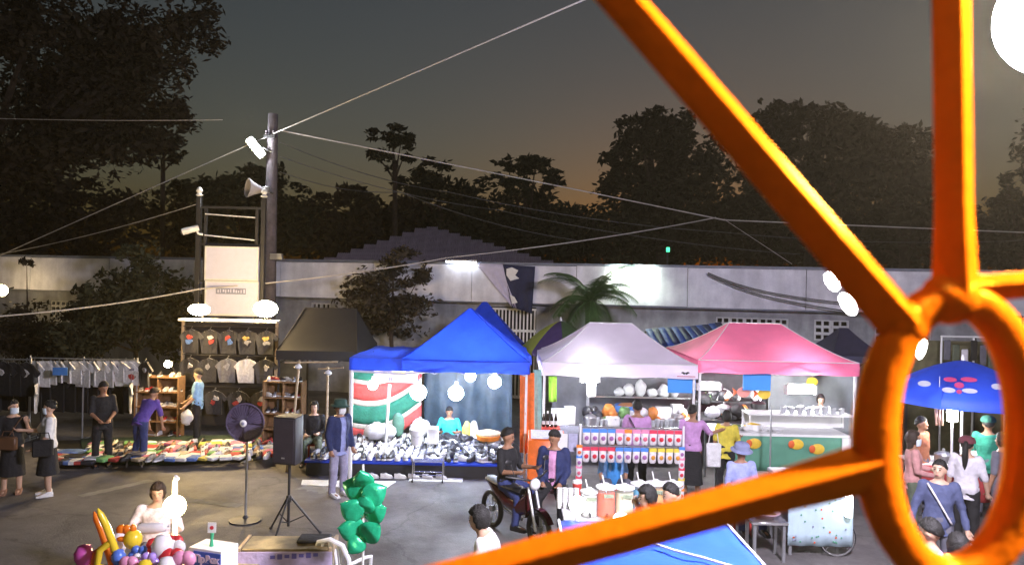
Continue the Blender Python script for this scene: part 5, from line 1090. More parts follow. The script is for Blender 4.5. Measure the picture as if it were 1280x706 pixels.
# balloons
def bal_mat(n, c): return mat('balloon_' + n, c, .25, var=.04, trans=.25, coat=.3)
BC = dict(orange=(.8, .22, .02), yellow=(.8, .6, .04), white=(.8, .78, .8), red=(.6, .04, .05), blue=(.1, .2, .65), lilac=(.45, .3, .75), pink=(.8, .35, .55), magenta=(.55, .1, .4), green=(.1, .5, .2))
def balloon(label, px, py, Y, kind, c, s=1, ro=0):
    t = thing('balloon', label, 'balloon', at(px, py, Y), ro); m = bal_mat(c, BC[c])
    if kind == 'flower':
        for k in range(6): a = 2*math.pi*k/6; part('petal', t, m, lambda q: q.ell((.085 * s * math.cos(a), 0, .085 * s * math.sin(a)), (.055 * s, .05 * s, .055 * s), 12, 8), smooth=3)
        part('centre', t, bal_mat('white', BC['white']), lambda q: q.ell((0, -.035, 0), (.05 * s, .05 * s, .05 * s), 12, 8), smooth=3)
    elif kind == 'sword': part('blade', t, m, lambda q: q.tube([(.13, 0, -.42), (.04, 0, -.1), (-.05, 0, .16), (-.1, 0, .27), (-.125, 0, .33)], [.03, .034, .034, .03, .006], 12)); part('loop', t, m, lambda q: q.tube([(-.02, .0, -.0), (-.1, 0, -.06), (-.12, 0, -.2), (-.02, 0, -.25), (.08, 0, -.3), (.13, 0, -.2), (.06, 0, -.1)], .032, 10))
    elif kind == 'heart': part('lobe', t, m, lambda q: q.ell((-.05 * s, 0, .02), (.075 * s, .055 * s, .085 * s), 14, 10, Matrix.Rotation(.6, 3, 'Y')), smooth=3); part('lobe', t, m, lambda q: q.ell((.05 * s, 0, .02), (.075 * s, .055 * s, .085 * s), 14, 10, Matrix.Rotation(-.6, 3, 'Y')), smooth=3)
    elif kind == 'long': part('tube', t, m, lambda q: q.tube([(-.17, 0, -.01), (-.15, 0, 0), (-.08, 0, .01), (.05, 0, .02), (.14, 0, .035), (.17, 0, .04)], [.01, .04, .055, .055, .045, .01], 14), smooth=3); part('knot', t, m, lambda q: q.ell((.18, 0, .042), (.014, .01, .012), 8, 6))
    elif kind == 'duck': part('head', t, m, lambda q: q.ell((0, 0, .05), (.085 * s, .085 * s, .09 * s), 14, 10), smooth=3); part('beak', t, bal_mat('orange', BC['orange']), lambda q: q.ell((-.08 * s, -.03, .06), (.06 * s, .03 * s, .025 * s), 10, 8), smooth=3); part('tuft', t, bal_mat('orange', BC['orange']), lambda q: q.ell((.0, 0, .15 * s), (.03, .03, .045), 10, 8), smooth=3)
    else:
        part('bubble', t, m, lambda q: q.lathe([(.005, -.1 * s), (.03 * s, -.085 * s), (.075 * s, 0), (.08 * s, .05 * s), (.05 * s, .11 * s), (.005, .125 * s)], 16), smooth=3); part('knot', t, m, lambda q: q.lathe([(.012, -.12 * s), (.004, -.1 * s)], 8))
    return t
for L in (('orange twisted balloon sword at the left of the balloon heap', 133, 683, 7.0, 'sword', 'orange', 1, 0), ('yellow-orange twisted balloon sword leaning right', 140, 678, 6.9, 'sword', 'yellow', 1, .3), ('magenta balloon low at the left edge of the heap', 105, 698, 7.0, 'round', 'magenta', 1.1), ('white balloon beside the orange sword', 150, 680, 7.2, 'round', 'white', 1), ('yellow duck-head balloon with orange beak', 166, 680, 7.0, 'duck', 'yellow', 1), ('small orange-red balloon above the duck', 155, 664, 7.2, 'heart', 'orange', .6), ('long white balloon lying across the top', 188, 662, 7.3, 'long', 'white', 1.0), ('blue flower balloon in the middle of the heap', 174, 694, 6.95, 'flower', 'blue', .75), ('blue balloon under the white one at left', 148, 699, 6.9, 'round', 'blue', .8), ('lilac flower balloon low in the heap', 186, 702, 6.85, 'flower', 'lilac', .7), ('pink heart balloon left of centre', 161, 705, 6.8, 'heart', 'pink', .7), ('red balloon behind the tall white one', 191, 685, 7.15, 'round', 'red', .8), ('tall white balloon column right of centre', 203, 688, 6.95, 'round', 'white', 1.25), ('red heart balloon at the right of the heap', 215, 698, 6.9, 'heart', 'red', 1), ('pink heart balloon in front of the red heart', 230, 700, 6.8, 'heart', 'pink', .85), ('white balloon with red cap at the right', 219, 685, 7.0, 'heart', 'white', .75), ('red-orange balloon ring on the right top', 219, 677, 7.1, 'heart', 'red', .6), ('pale yellow balloon at the very bottom', 181, 714, 6.75, 'round', 'yellow', .9), ('white balloon at the bottom right of the heap', 208, 712, 6.75, 'round', 'white', 1)):
    balloon(*L)
lp = at(217, 632, 7.9); bl = thing('stand_lamp', 'blazing warm lamp on a white post among the balloons', 'lamp', V(lp.x, 7.9, zb + .002)); zz = lp.z - zb
part('post', bl, m_wplast, lambda q: q.tube([(0, .06, 0), (-.02, .06, zz + .26)], .028, 10)); part('tip', bl, m_wplast, lambda q: q.tube([(-.02, .06, zz + .26), (0, .04, zz + .3), (.03, .02, zz + .28)], .02, 8)); globe(bl, (.02, -.02, zz), .115, (1, .74, .38), 75)

# ------------------------------------------------------------------ motorcycle
mo = thing('motorcycle', 'dark red scooter motorcycle with round headlight under the two men', 'motorcycle', G(646, 10.85), R(34)); m_tyre = m_black; m_redp = mat('dark_red_paint', (.06, .008, .01), .25, coat=.5)
MY = Matrix.Rotation(R(90), 3, 'Y')
for y in (-.62, .6):
    w = part('wheel', mo, m_steel, lambda q: q.lathe([(.05, -.03), (.05, .03)], 14, (0, y, .28), M=MY)); part('tyre', w, m_tyre, lambda q: q.tube([(0, y + .245 * math.cos(a), .28 + .245 * math.sin(a)) for a in [2*math.pi*k/24 for k in range(25)]], .04, 8, caps=False))
    for k in range(8): a = 2*math.pi*k/8; part('spoke', w, m_steel, lambda q: q.tube([(0, y, .28), (0, y + .22 * math.cos(a), .28 + .22 * math.sin(a))], .006, 4))
part('body', mo, m_redp, lambda q: q.loft([[V(w * math.cos(a), y, z + h * math.sin(a)) for a in [2*math.pi*k/12 for k in range(12)]] for y, z, w, h in ((-.36, .62, .07, .2), (-.2, .5, .11, .12), (.1, .5, .12, .1), (.4, .62, .12, .1), (.75, .72, .05, .05))]), smooth=1)
part('seat', mo, m_black, lambda q: q.loft([[V(w * math.cos(a), y, .73 + .045 * math.sin(a)) for a in [2*math.pi*k/12 for k in range(12)]] for y, w in ((-.22, .08), (0, .13), (.3, .14), (.68, .09))]), smooth=1)
part('fork', mo, m_steel, lambda q: q.tube([(-.06, -.62, .28), (-.06, -.42, .85)], .022, 8)); part('fork', mo, m_steel, lambda q: q.tube([(.06, -.62, .28), (.06, -.42, .85)], .022, 8))
part('handlebar', mo, m_black, lambda q: q.tube([(-.36, -.28, 1.0), (-.2, -.4, .98), (0, -.42, .93), (.2, -.4, .98), (.36, -.28, 1.0)], .016, 8)); part('headlight', mo, m_wplast, lambda q: q.ell((0, -.5, .9), (.085, .06, .085), 14, 10), smooth=3); part('fender', mo, m_redp, lambda q: q.sheet([[V(x, -.62 + .31 * math.cos(a), .28 + .31 * math.sin(a)) for x in (-.05, 0, .05)] for a in [R(20) + R(130) * k / 8 for k in range(9)]]))
for s in (-1, 1): part('mirror', mo, m_black, lambda q: q.ell((s * .33, -.3, 1.2), (.06, .015, .04), 10, 8)); part('mirror_stem', mo, m_black, lambda q: q.tube([(s * .25, -.36, .99), (s * .3, -.32, 1.18)], .007, 5))
part('exhaust', mo, m_chr, lambda q: q.tube([(.14, 0, .25), (.15, .4, .28), (.16, .8, .36)], [.025, .04, .045], 10))
st2 = thing('bench', 'low dark bench under the man in the pink shirt', 'bench', G(694, 11.2)); part('seat', st2, m_dsteel, lambda q: q.box((0, .05, .63), (.5, .36, .04)), bevel=.008)
for x in (-.2, .2):
    for y in (-.1, .2): part('leg', st2, m_dsteel, lambda q: q.box((x, y, .305), (.035, .035, .61)))
for nm_, X, Y_, h_ in (('stool under the seller with the blue apron', 768, 12.8, .25), ('stool under the man in the bucket hat', 928, 11.2, .52), ('stool under the balloon seller', 200, 8.75, .46), ('stool under the seated person in dark clothes', 393, 14.95, .42)):
    t = thing('plastic_stool', 'red plastic ' + nm_, 'stool', G(X, Y_)); mr = mat('red_plastic', (.4, .04, .03), .4); part('seat', t, mr, lambda q: q.box((0, 0, h_ - .015), (.3, .3, .03)), bevel=.008)
    for x in (-.12, .12):
        for y in (-.12, .12): part('leg', t, mr, lambda q: q.box((x, y, h_ / 2 - .015), (.03, .03, h_ - .03)))
t = thing('footstool', 'grey plastic footstool beside the bending person', 'stool', gnd(171, 582)); m_gp = mat('grey_plastic', (.2, .18, .17), .5); part('seat', t, m_gp, lambda q: q.box((0, 0, .25), (.3, .24, .03)), bevel=.008)
for x in (-.12, .12):
    for y in (-.09, .09): part('leg', t, m_gp, lambda q: q.tube([(x, y, .24), (x * 1.25, y * 1.2, 0)], .018, 6))

# ------------------------------------------------------------------ drink stall
DY = 9.25; dx0, dx1 = at(705, 640, DY).x, at(850, 640, DY).x
m_cl = fab('pale_blue_cloth', (.22, .38, .66)); dt = table('drink table with pale blue cloth and glowing jars', V((dx0 + dx1) / 2, DY + .28, 0), dx1 - dx0, .62, .8, m_wplast, m_steel, m_cl)
def jar(label, px, c, h=.36, w=.125, straw=True, Y=DY + .12):
    t = thing('drink_jar', label, 'jar', V(at(px, 640, Y).x, Y, .803)); part('tank', t, m_glass, lambda q: q.lathe([(w, 0), (w * 1.02, h * .5), (w, h), (w - .008, h), (w - .008, .01)], 18)); part('drink', t, mat('drink_' + label[:6], c, .2, var=.05, trans=.15), lambda q: q.lathe([(w - .012, .012), (w - .012, h * .86)], 18)); part('lid', t, m_wplast, lambda q: q.lathe([(w * 1.05, h), (w * 1.05, h + .02), (w * .4, h + .035), (.03, h + .06)], 18))
    part('tap', t, m_black, lambda q: q.tube([(0, -w, .06), (0, -w - .05, .06), (0, -w - .05, .03)], .012, 6)); part('card', t, mat('jar_card', (.25, .3, .2), .6, var=.5, scale=40), lambda q: q.box((.02, -w - .004, h * .8), (.12, .004, .045)))
    if straw: part('ladle', t, m_wplast, lambda q: q.tube([(.02, 0, h * .6), (-.05, 0, h + .16)], .008, 6))
jar('white milk jar, leftmost on the drink table', 736, (.75, .75, .72), .3, .11)
jar('cream drink jar at the far right of the drink table', 840, (.75, .7, .6), Y=DY + .35); jar('orange drink jar on the drink table', 757, (.85, .1, .005)); jar('pale yellow drink jar right of the orange one', 780, (.78, .75, .5)); jar('turquoise drink jar right of the yellow one', 800, (.03, .35, .6), Y=DY + .3); jar('amber drink jar beside the turquoise one', 819, (.7, .35, .05), Y=DY + .35)
for i, (px, c) in enumerate(((706, 'w'), (713, 'w'), (720, 'w'), (699, 'w'))):
    t = thing('cup_stack', ['white paper cup stack third from the left on the drink table', 'white paper cup stack second from right beside the milk jar', 'white paper cup stack touching the milk jar', 'leftmost white paper cup stack on the drink table'][i], 'cups', V(at(px, 640, DY + .4).x, DY + .42, .803))
    for k in range(7): part('cup', t, m_wplast, lambda q: q.lathe([(.026, 0), (.036, .09), (.038, .09), (.036, .095)], 10, (0, 0, k * .028)))
t = thing('red_cup', 'red drink cup at the left of the jars', 'cup', V(at(722, 600, DY + .5).x, DY + .55, .803)); part('cup', t, mat('red_cup', (.5, .05, .04), .4), lambda q: q.lathe([(.04, 0), (.06, .28), (.065, .28), (.06, .3)], 14)); part('lid', t, m_wplast, lambda q: q.lathe([(.066, .3), (.06, .33), (.02, .34)], 14))
for i, (px, py, Y, pw, r) in enumerate(((722, 630, 8.75, 9, .10), (777, 652, 8.6, 9, .11))):
    p = at(px, py, Y); t = thing('led_bulb', ['glaring white bulb in front of the milk jar', 'brightest white bulb in front of the yellow drink'][i], 'lamp', p); globe(t, (0, 0, 0), r, (.98, .97, 1), pw); part('socket', t, m_white, lambda q: q.lathe([(.03, -.14), (.035, -.05), (.02, -.04)], 8, (0, 0, -r + .05))); part('arm', t, m_steel, lambda q: q.tube([(0, 0, -r - .08), (0, .05, .78 - p.z), (0, DY - Y + .02, .78 - p.z)], .01, 6))
# packet rack
RYK = 12.25; ra, rb_ = at(728, 534, RYK), at(853, 534, RYK); rk = thing('packet_rack', 'white wire rack hung with two rows of snack packets', 'rack', V((ra.x + rb_.x) / 2, RYK, 0)); rw = rb_.x - ra.x; rz_ = ra.z
for s in (-1, 1): part('post', rk, m_wplast, lambda q: q.tube([(s * (rw / 2 + .03), .03, 0), (s * (rw / 2 + .03), .03, rz_ + .05)], .018, 8))
for i, z in enumerate((rz_, rz_ - .3)): part('bar', rk, m_chr, lambda q: q.tube([(-rw / 2, .03, z), (rw / 2, .03, z)], .012, 6))
kc = dict(blue=(.08, .25, .7), red=(.65, .05, .1), pink=(.75, .25, .4), yellow=(.75, .6, .08), orange=(.8, .25, .04))
PK = {}
for k_, c_ in kc.items():
    b = MB(); b.k = 0; b.box((0, 0, -.03), (.125, .03, .06)); b.k = 1; b.loft([[V(.06 * w * math.cos(a), .03 * d * math.sin(a), z) for a in [2*math.pi*j/10 for j in range(10)]] for z, w, d in ((-.055, 1, .4), (-.1, .98, 1), (-.17, .98, 1), (-.225, .9, .7), (-.25, .6, .3))])
    b.k = 2; b.ell((.0, -.026, -.15), (.036, .012, .04), 8, 6); PK[k_] = b.mesh('snack_packet', [mat('packet_' + k_, c_, .35), mat('packet_clear', (.72, .68, .7), .3, var=.2, scale=25), mat('packet_mid_' + k_, [x * .5 + .3 * (j == 0) for j, x in enumerate(c_)], .4)], smooth=.9)
lay = [['blue'] * 4 + ['pink', 'orange', 'pink', 'pink'] + ['red'] * 4, ['red'] * 4 + ['blue'] * 4 + ['yellow'] * 4]
for r_, row in enumerate(lay):
    for i, k_ in enumerate(row):
        o = link('snack_packet', PK[k_], None, V((ra.x + rb_.x) / 2 - rw / 2 + (i + .5) * rw / 12, RYK - .01, rz_ - .015 - .3 * r_), rnd.uniform(-.12, .12)); tag(o, f'{k_} topped snack packet {ORD[i]} in the {["upper", "lower"][r_]} row of the packet rack', 'packet', f'{k_} packets {["upper", "lower"][r_]} row')
for i in range(5):
    for s, px in ((0, 724), (1, 852)):
        o = link('snack_packet', PK[('orange', 'blue', 'pink', 'red', 'yellow')[(i + s) % 5]], None, V(at(px, 560, RYK).x, RYK - .03, rz_ - .28 - .17 * i), 0, .8); tag(o, f'{("orange", "blue", "pink", "red", "yellow")[(i + s) % 5]} packet in the vertical string at the {["left", "right"][s]} of the packet rack', 'packet')
for i, px in enumerate((703, 714)):
    o = MB().box((0, 0, 0), (.17, .015, .3)).build('price_card', m_white if i == 0 else fab('lilac_card', (.4, .4, .55)), loc=at(px + (3 if i else 0), 553, 12.35), bevel=.004); tag(o, ['white price card hanging left of the packets', 'lilac price card overlapping the white one'][i], 'card')

# ------------------------------------------------------------------ food stall under the white canopy
fc = table('long steel counter crowded with food under the white canopy', V(at(775, 530, 15.6).x, 15.7, 0), 3.0, .8, .82, m_chr, m_steel, fab('grey_counter_cloth', (.2, .2, .24)))
fs = thing('back_shelf', 'raised steel back shelf of the white canopy stall', 'shelf', V(at(800, 520, 16.6).x, 16.7, 0))
part('board', fs, m_chr, lambda q: q.box((0, 0, 1.25), (2.4, .35, .03))); part('board', fs, m_chr, lambda q: q.box((0, 0, .85), (2.4, .35, .03)))
for x in (-1.17, 1.17):
    for y in (-.14, .14): part('leg', fs, m_steel, lambda q: q.box((x, y, .617), (.035, .035, 1.233)))
drape('tarpaulin', 'grey cloth wall at the back of the white canopy stall', 'tarpaulin', 690, 868, 468, 560, 17.25, 17.25, mat('grey_backcloth', (.13, .13, .145), .7, var=.2, scale=3, bump=.2, bscale=8), .05)
drape('tarpaulin', 'pale grey cloth wall at the back of the pink canopy stall', 'tarpaulin', 960, 1072, 466, 560, 17.3, 17.3, mat('pale_backcloth', (.3, .33, .35), .7, var=.12, scale=3, bump=.2, bscale=8), .04)
drape('tarpaulin', 'dark cloth wall at the left back of the pink canopy stall', 'tarpaulin', 872, 958, 466, 560, 17.4, 17.4, mat('dark_backcloth', (.06, .06, .07), .7, var=.2, scale=3, bump=.2, bscale=8), .04)
m_pot = mat('aluminium_pot', (.6, .6, .62), .3, .85); m_food = mat('brown_food', (.25, .11, .04), .6, var=.5, scale=30); m_gfood = mat('green_food', (.1, .2, .05), .6, var=.5, scale=30)
def pot(label, loc, r, h, m, lid=True, food=None, name='cooking_pot'):
    t = thing(name, label, 'pot', loc); part('vessel', t, m, lambda q: q.lathe([(r * .8, 0), (r, h * .25), (r, h), (r * 1.06, h), (r * 1.04, h + .012), (r * .94, h), (r * .9, h * .3)], 16))
    if lid: part('lid', t, m, lambda q: q.lathe([(r * 1.02, h + .014), (r * .6, h + .05), (.02, h + .07), (.025, h + .1), (.01, h + .11)], 16))
    if food: part('food', t, food, lambda q: q.ell((0, 0, h * .75), (r * .9, r * .9, h * .5), 14, 8), wrinkle=.02, wscale=20)
def fbox(label, loc, d, m, rz=0, name='food_box'):
    t = thing(name, label, 'box', loc, rz); part('carton', t, m, lambda q: q.box((0, 0, d[2] / 2), d), bevel=.008); part('lid', t, m, lambda q: q.box((0, 0, d[2] + .012), (d[0] * 1.04, d[1] * 1.04, .022)), bevel=.005)
W15 = lambda px, Y=15.5, z=.822: V(at(px, 520, Y).x, Y, z)
for i, (px, r, h) in enumerate(((738, .13, .16), (757, .1, .12), (822, .16, .1), (848, .12, .2), (779, .14, .09))):
    pot(['aluminium pot near the white lantern bag', 'small aluminium pot second on the counter', 'wide shallow pan right of the lavender customer', 'tall aluminium pot at the right end of the counter', 'shallow pan left of the lavender customer'][i], W15(px, 15.45 + .12 * (i % 3)), r, h, m_pot, i in (0, 3), (m_food, m_gfood)[i % 2] if i in (1, 2, 4) else None)
for i, (px, Y, d) in enumerate(((700, 15.4, (.34, .2, .3)), (712, 15.5, (.2, .2, .34)), (766, 15.4, (.24, .2, .16)), (829, 15.9, (.3, .25, .3)), (846, 15.95, (.22, .2, .36)), (856, 15.5, (.3, .25, .14)))):
    fbox(['clear white box of cups at the left of the counter', 'taller white box beside the first', 'low white box before the pans', 'white foam box stacked right on the counter', 'tall white foam box at the right back', 'low white tray at the right end'][i], W15(px, Y), d, m_wplast, rnd.uniform(-.2, .2))
for i, px in enumerate((774, 786, 800, 815, 829, 842)):
    sack('food_bag', ['white bag first on the raised shelf', 'white bag second on the raised shelf', 'white bag third on the raised shelf', 'white bag fourth on the raised shelf', 'white bag fifth on the raised shelf', 'white bag last on the raised shelf'][i], 'bag', V(at(px, 510, 16.65).x, 16.66, 1.267), (.13, .12, .09 + .05 * (i % 3)), m_bag, .035, 10)
pot('blue plastic tub on the raised shelf', V(at(783, 510, 16.5).x, 16.45, .866), .26, .22, mat('blue_tub', (.06, .15, .4), .4), False, m_food, 'tub')
for i in range(5):
    t = thing('sauce_bottle', f'dark sauce bottle, {od[i]} from the left beside the orange drape', 'bottle', V(at(674 + 5 * i, 540, 14.6).x, 14.5, .94)); part('glass', t, mat('dark_bottle', (.03, .02, .015), .15), lambda q: q.lathe([(.03, 0), (.032, .16), (.014, .22), (.014, .26)], 10)); part('cap', t, m_wplast, lambda q: q.lathe([(.018, .26), (.018, .3), (.01, .31)], 10)); part('label', t, m_white, lambda q: q.lathe([(.0335, .05), (.0335, .12)], 10, caps=False))
t = thing('red_crate', 'red crate carrying the sauce bottles', 'crate', V(at(684, 540, 14.5).x, 14.52, 0)); mrc = mat('red_crate_plastic', (.5, .05, .03), .45); part('box', t, mrc, lambda q: q.box((0, 0, .83), (.5, .3, .2)), bevel=.01); part('leg_box', t, m_dsteel, lambda q: q.box((0, 0, .36), (.46, .26, .72)), bevel=.01)
# lit white lantern bag and tube lamps
lamp_tube('short bright tube lamp under the white canopy front', at(727, 474, 14.9), at(748, 474, 14.9), .05, (.95, .97, 1), 150)
t = thing('lantern_bag', 'white hanging bag below the tube lamp under the white canopy', 'bag', at(739, 495, 14.95)); part('pouch', t, m_bag, lambda q: q.box((0, 0, .16), (.19, .1, .34)), bevel=.03, wrinkle=.01); part('string', t, m_white, lambda q: q.tube([(0, 0, .32), (0, .02, .7)], .006, 5))
lamp_tube('bright tube lamp under the left front of the pink canopy', at(873, 483, 15.3), at(899, 483, 15.3), .06, (.95, .98, 1), 130)
lamp_tube('bright tube lamp over the white counter of the pink stall', at(984, 487, 15.0), at(1017, 487, 15.0), .075, (.95, .98, 1), 260)
# garments and orange cart at the gap
drape('hanging_cloth', 'orange cloth hanging from the blue canopy post', 'cloth', 650, 668, 466, 566, 14.0, 13.9, fab('orange_drape', (.75, .16, .03)), .04, 8, 12, 14)
drape('hanging_cloth', 'pale teal cloth hanging beside the orange one', 'cloth', 667, 677, 462, 540, 14.1, 14.1, fab('teal_drape', (.25, .45, .42)), .03, 6, 10, 9)
drape('hanging_cloth', 'lime green cloth hanging under the left of the white canopy', 'cloth', 686, 696, 470, 502, 15.2, 15.2, fab('lime_drape', (.3, .6, .05)), .03, 6, 8, 9)
oc = thing('orange_cart', 'orange box cart with pale sloping top behind the two men', 'cart', V(at(683, 570, 13.3).x, 13.45, 0)); m_oc = mat('orange_cart_paint', (.8, .16, .02), .45)
part('box', oc, m_oc, lambda q: q.loft([[V(x, y, z + (0 if z < .5 else (.1 if y > 0 else 0))) for x, y in ((-.33, -.22), (.33, -.22), (.33, .25), (-.33, .25))] for z in (.1, .93)]), bevel=.01); part('top', oc, fab('pale_lilac_top', (.6, .6, .68)), lambda q: q.slab([(-.28, -.18, .955), (.3, -.18, .955), (.3, .2, 1.035), (-.28, .2, 1.035)], (0, 0, .01)))
for x in (-.26, .26): part('wheel', oc, m_black, lambda q: q.lathe([(.1, -.02), (.1, .02)], 14, (x, -.1, .1), M=MY))

# ------------------------------------------------------------------ pink canopy stall
m_gc = mat('sea_green_cloth', (.1, .28, .19), .7, var=.12, scale=4, bump=.15, bscale=12)
PY_ = 13.75; p0, p1 = at(893, 545, PY_), at(1062, 545, PY_); pc = thing('stall_counter', 'white topped counter with sea green cloth front under the pink canopy', 'counter', V((p0.x + p1.x) / 2, PY_, 0)); pw_ = p1.x - p0.x
part('top', pc, m_wplast, lambda q: q.box((0, .45, 1.02), (pw_, .95, .05)), bevel=.008); 
part('cloth', pc, m_gc, lambda q: q.sheet([[V(-pw_ / 2 + pw_ * j / 30, -.03 + .012 * math.sin(j * 1.3) * i / 4, 1.0 - .15 * i - .05 * i / 4 * math.sin(math.pi * j / 30)) for j in range(31)] for i in range(5)]), smooth=3).modifiers.new('t', 'SOLIDIFY')
part('end_panel', pc, m_wplast, lambda q: q.box((pw_ / 2 - .08, -.05, .72), (.16, .02, .56)))
for x in (-1, 1):
    for y in (.05, .85): part('leg', pc, m_steel, lambda q: q.box((x * (pw_ / 2 - .06), y, .497), (.04, .04, .993)))
m_fy = mat('fruit_yellow', (.75, .5, .05), .6, var=.2); m_fr = mat('fruit_red', (.65, .12, .03), .6, var=.2)
for i, (px, py) in enumerate(((918, 553), (943, 554), (996, 555), (1022, 561))):
    p = at(px, py, PY_ - .06) - Vector(pc.location); part('fruit_print', pc, m_fy, lambda q: q.lathe([(.13, 0), (.12, .006), (.02, .008)], 16, p, M=Matrix.Scale(.75, 3, (0, 0, 1)) @ MX)); part('fruit_print', pc, m_fr, lambda q: q.lathe([(.06, 0), (.05, .006)], 12, p + V(-.1, -.006, 0), M=Matrix.Scale(1.2, 3, (0, 0, 1)) @ MX))
sc = thing('sneeze_guard', 'low white glass-fronted case on the counter of the pink stall', 'case', V(at(995, 530, 14.3).x, 14.25, 1.048)); cw = 2.0
part('deck', sc, m_wplast, lambda q: q.box((0, 0, .3), (cw, .5, .03)), bevel=.006); part('pane', sc, m_glass, lambda q: q.box((0, -.23, .15), (cw - .06, .008, .27)))
for x in (-1, 1):
    part('frame_post', sc, m_wplast, lambda q: q.box((x * (cw / 2 - .02), -.22, .142), (.03, .03, .28))); part('frame_post', sc, m_wplast, lambda q: q.box((x * (cw / 2 - .02), .22, .142), (.03, .03, .28)))
part('back_board', sc, m_wplast, lambda q: q.box((0, .23, .142), (cw - .1, .02, .27)))
for i, px in enumerate((905, 918, 935)): pot(['steel bowl of food at the left of the pink stall', 'steel tray bowl second in the pink stall', 'yellow food bowl third in the pink stall'][i], V(at(px, 540, 14.1).x, 14.05, 1.047), .14, .08, m_pot if i < 2 else m_wplast, False, (m_food, m_gfood, m_fy)[i], 'food_bowl')
for i, (px, py, Y) in enumerate(((942, 538, 14.0), (890, 522, 15.2), (905, 516, 15.4), (922, 520, 15.3), (948, 512, 15.3), (897, 500, 16.2), (935, 497, 16.2), (880, 505, 16.0))):
    p = at(px, py, Y)
    if i % 2: sack('food_bag', ['', 'white bag low at the back left of the pink stall', '', 'dark bundle at the back middle of the pink stall', '', 'white bag high at the back left of the pink stall', '', 'white bag next to the pink canopy post'][i], 'bag', p, (.16, .14, .12), (m_bag, m_bag, m_bag, c_black)[i % 4] if i != 3 else c_black, .04, 9)
    else: pot(['yellow topped bowl beside the thin front post', '', 'aluminium pot at the back of the pink stall', '', 'dark wok at the back middle of the pink stall', '', 'aluminium kettle pot high at the back of the pink stall', ''][i], p, .15, .12, (m_wplast, 0, m_pot, 0, m_black, 0, m_pot, 0)[i], i != 0, m_fy if i == 0 else None)
bs = thing('back_table', 'dark back table with piled goods in the pink stall', 'table', V(at(915, 520, 15.8).x, 15.8, 0)); part('top', bs, m_dsteel, lambda q: q.box((0, 0, .98), (1.5, 1.1, .03))); part('top', bs, m_dsteel, lambda q: q.box((0, .35, 1.28), (1.5, .4, .03)))
for x in (-.72, .72):
    for y in (-.5, .5): part('leg', bs, m_dsteel, lambda q: q.box((x, y, .48), (.04, .04, .96)))
    part('riser', bs, m_dsteel, lambda q: q.box((x, .35, 1.13), (.03, .3, .265)))
m_bsign = mat('sky_blue_sign', (.05, .3, .8), .5, var=.05)
for i, (px, py, Y) in enumerate(((852, 480, 14.6), (946, 477, 14.75))):
    t = thing('hanging_sign', ['blank sky blue sign under the right of the white canopy', 'blank sky blue sign under the pink canopy'][i], 'sign', at(px, py, Y)); part('board', t, m_bsign, lambda q: q.box((0, 0, 0), (.55, .012, .34)))
    for x in (-.2, .2): part('string', t, m_white, lambda q: q.tube([(x, 0, .17), (x, 0, 2.1 - t.location.z + .1)], .004, 4))
for i, (px, py, Y) in enumerate(((929, 490, 14.9), (955, 492, 14.9), (1015, 477, 16.6))):
    t = thing('fruit_sign', ['cut-out pink and orange fruit sign hanging left', 'cut-out yellow and red fruit sign hanging right of the pink one', 'small round yellow fruit sign high on the pale cloth'][i], 'sign', at(px, py, Y)); m1 = (mat('fruit_pink', (.75, .3, .25), .6), m_fy, m_fy)[i]
    part('fruit', t, m1, lambda q: q.lathe([(.13, 0), (.13, .012)], 18, M=Matrix.Scale(.8, 3, (0, 0, 1)) @ MX)); part('string', t, m_white, lambda q: q.tube([(0, 0, .1), (0, 0, 2.25 - t.location.z)], .004, 4))
    if i < 2: part('tail', t, m_fr, lambda q: q.slab([(-.1, -.004, 0), (-.22, -.004, .09), (-.19, -.004, 0), (-.22, -.004, -.09)], (0, .012, 0)))
tag(part('pole', None, m_steel, lambda q: q.tube([(0, 0, 0), (0, 0, at(963, 512, 12.9).z)], .014, 8), loc=V(at(963, 560, 12.9).x, 12.9, 0)), 'thin steel pole standing before the green cloth counter', 'pole')

# ------------------------------------------------------------------ cart with dotted cloth, steel table and bowl
cy = 10.35; c0, c1 = at(985, 650, cy), at(1066, 650, cy); ca_ = thing('snack_cart', 'push cart draped in pale dotted cloth with a bicycle wheel', 'cart', V((c0.x + c1.x) / 2, cy, 0)); cw = c1.x - c0.x
m_dot = mat('pale_dotted_cloth', (.42, .55, .62), .75, var=.06)
part('cloth', ca_, m_dot, lambda q: q.sheet([[V(-cw / 2 + cw * j / 20, -.01 + .012 * math.sin(j * 1.1) * i / 5, 1.0 - .17 * i) for j in range(21)] for i in range(6)]), smooth=3).modifiers.new('t', 'SOLIDIFY')
for i in range(46):
    x, z = rnd.uniform(-cw / 2 + .04, cw / 2 - .04), rnd.uniform(.2, .95); part('dot', ca_, (m_fr, m_gc, m_plate, m_gc)[i % 4], lambda q: q.lathe([(.014, 0), (.012, .003)], 7, (x, -.026, z), M=MX))
part('deck', ca_, m_wplast, lambda q: q.box((0, .4, 1.02), (cw + .05, .82, .05)), bevel=.008); part('box', ca_, m_steel, lambda q: q.box((0, .42, .62), (cw - .06, .7, .74)))
for y in (.05, .78): part('leg', ca_, m_steel, lambda q: q.box((-cw / 2 + .05, y, .5), (.04, .04, .99)))
cwh = part('wheel', ca_, m_chr, lambda q: q.tube([(cw * .28 + .24 * math.cos(a), .03, .25 + .24 * math.sin(a)) for a in [2*math.pi*k/24 for k in range(25)]], .013, 6, caps=False))
for k in range(8): a = 2*math.pi*k/8; part('spoke', cwh, m_chr, lambda q: q.tube([(cw * .28, .03, .25), (cw * .28 + .235 * math.cos(a), .03, .25 + .235 * math.sin(a))], .004, 4))
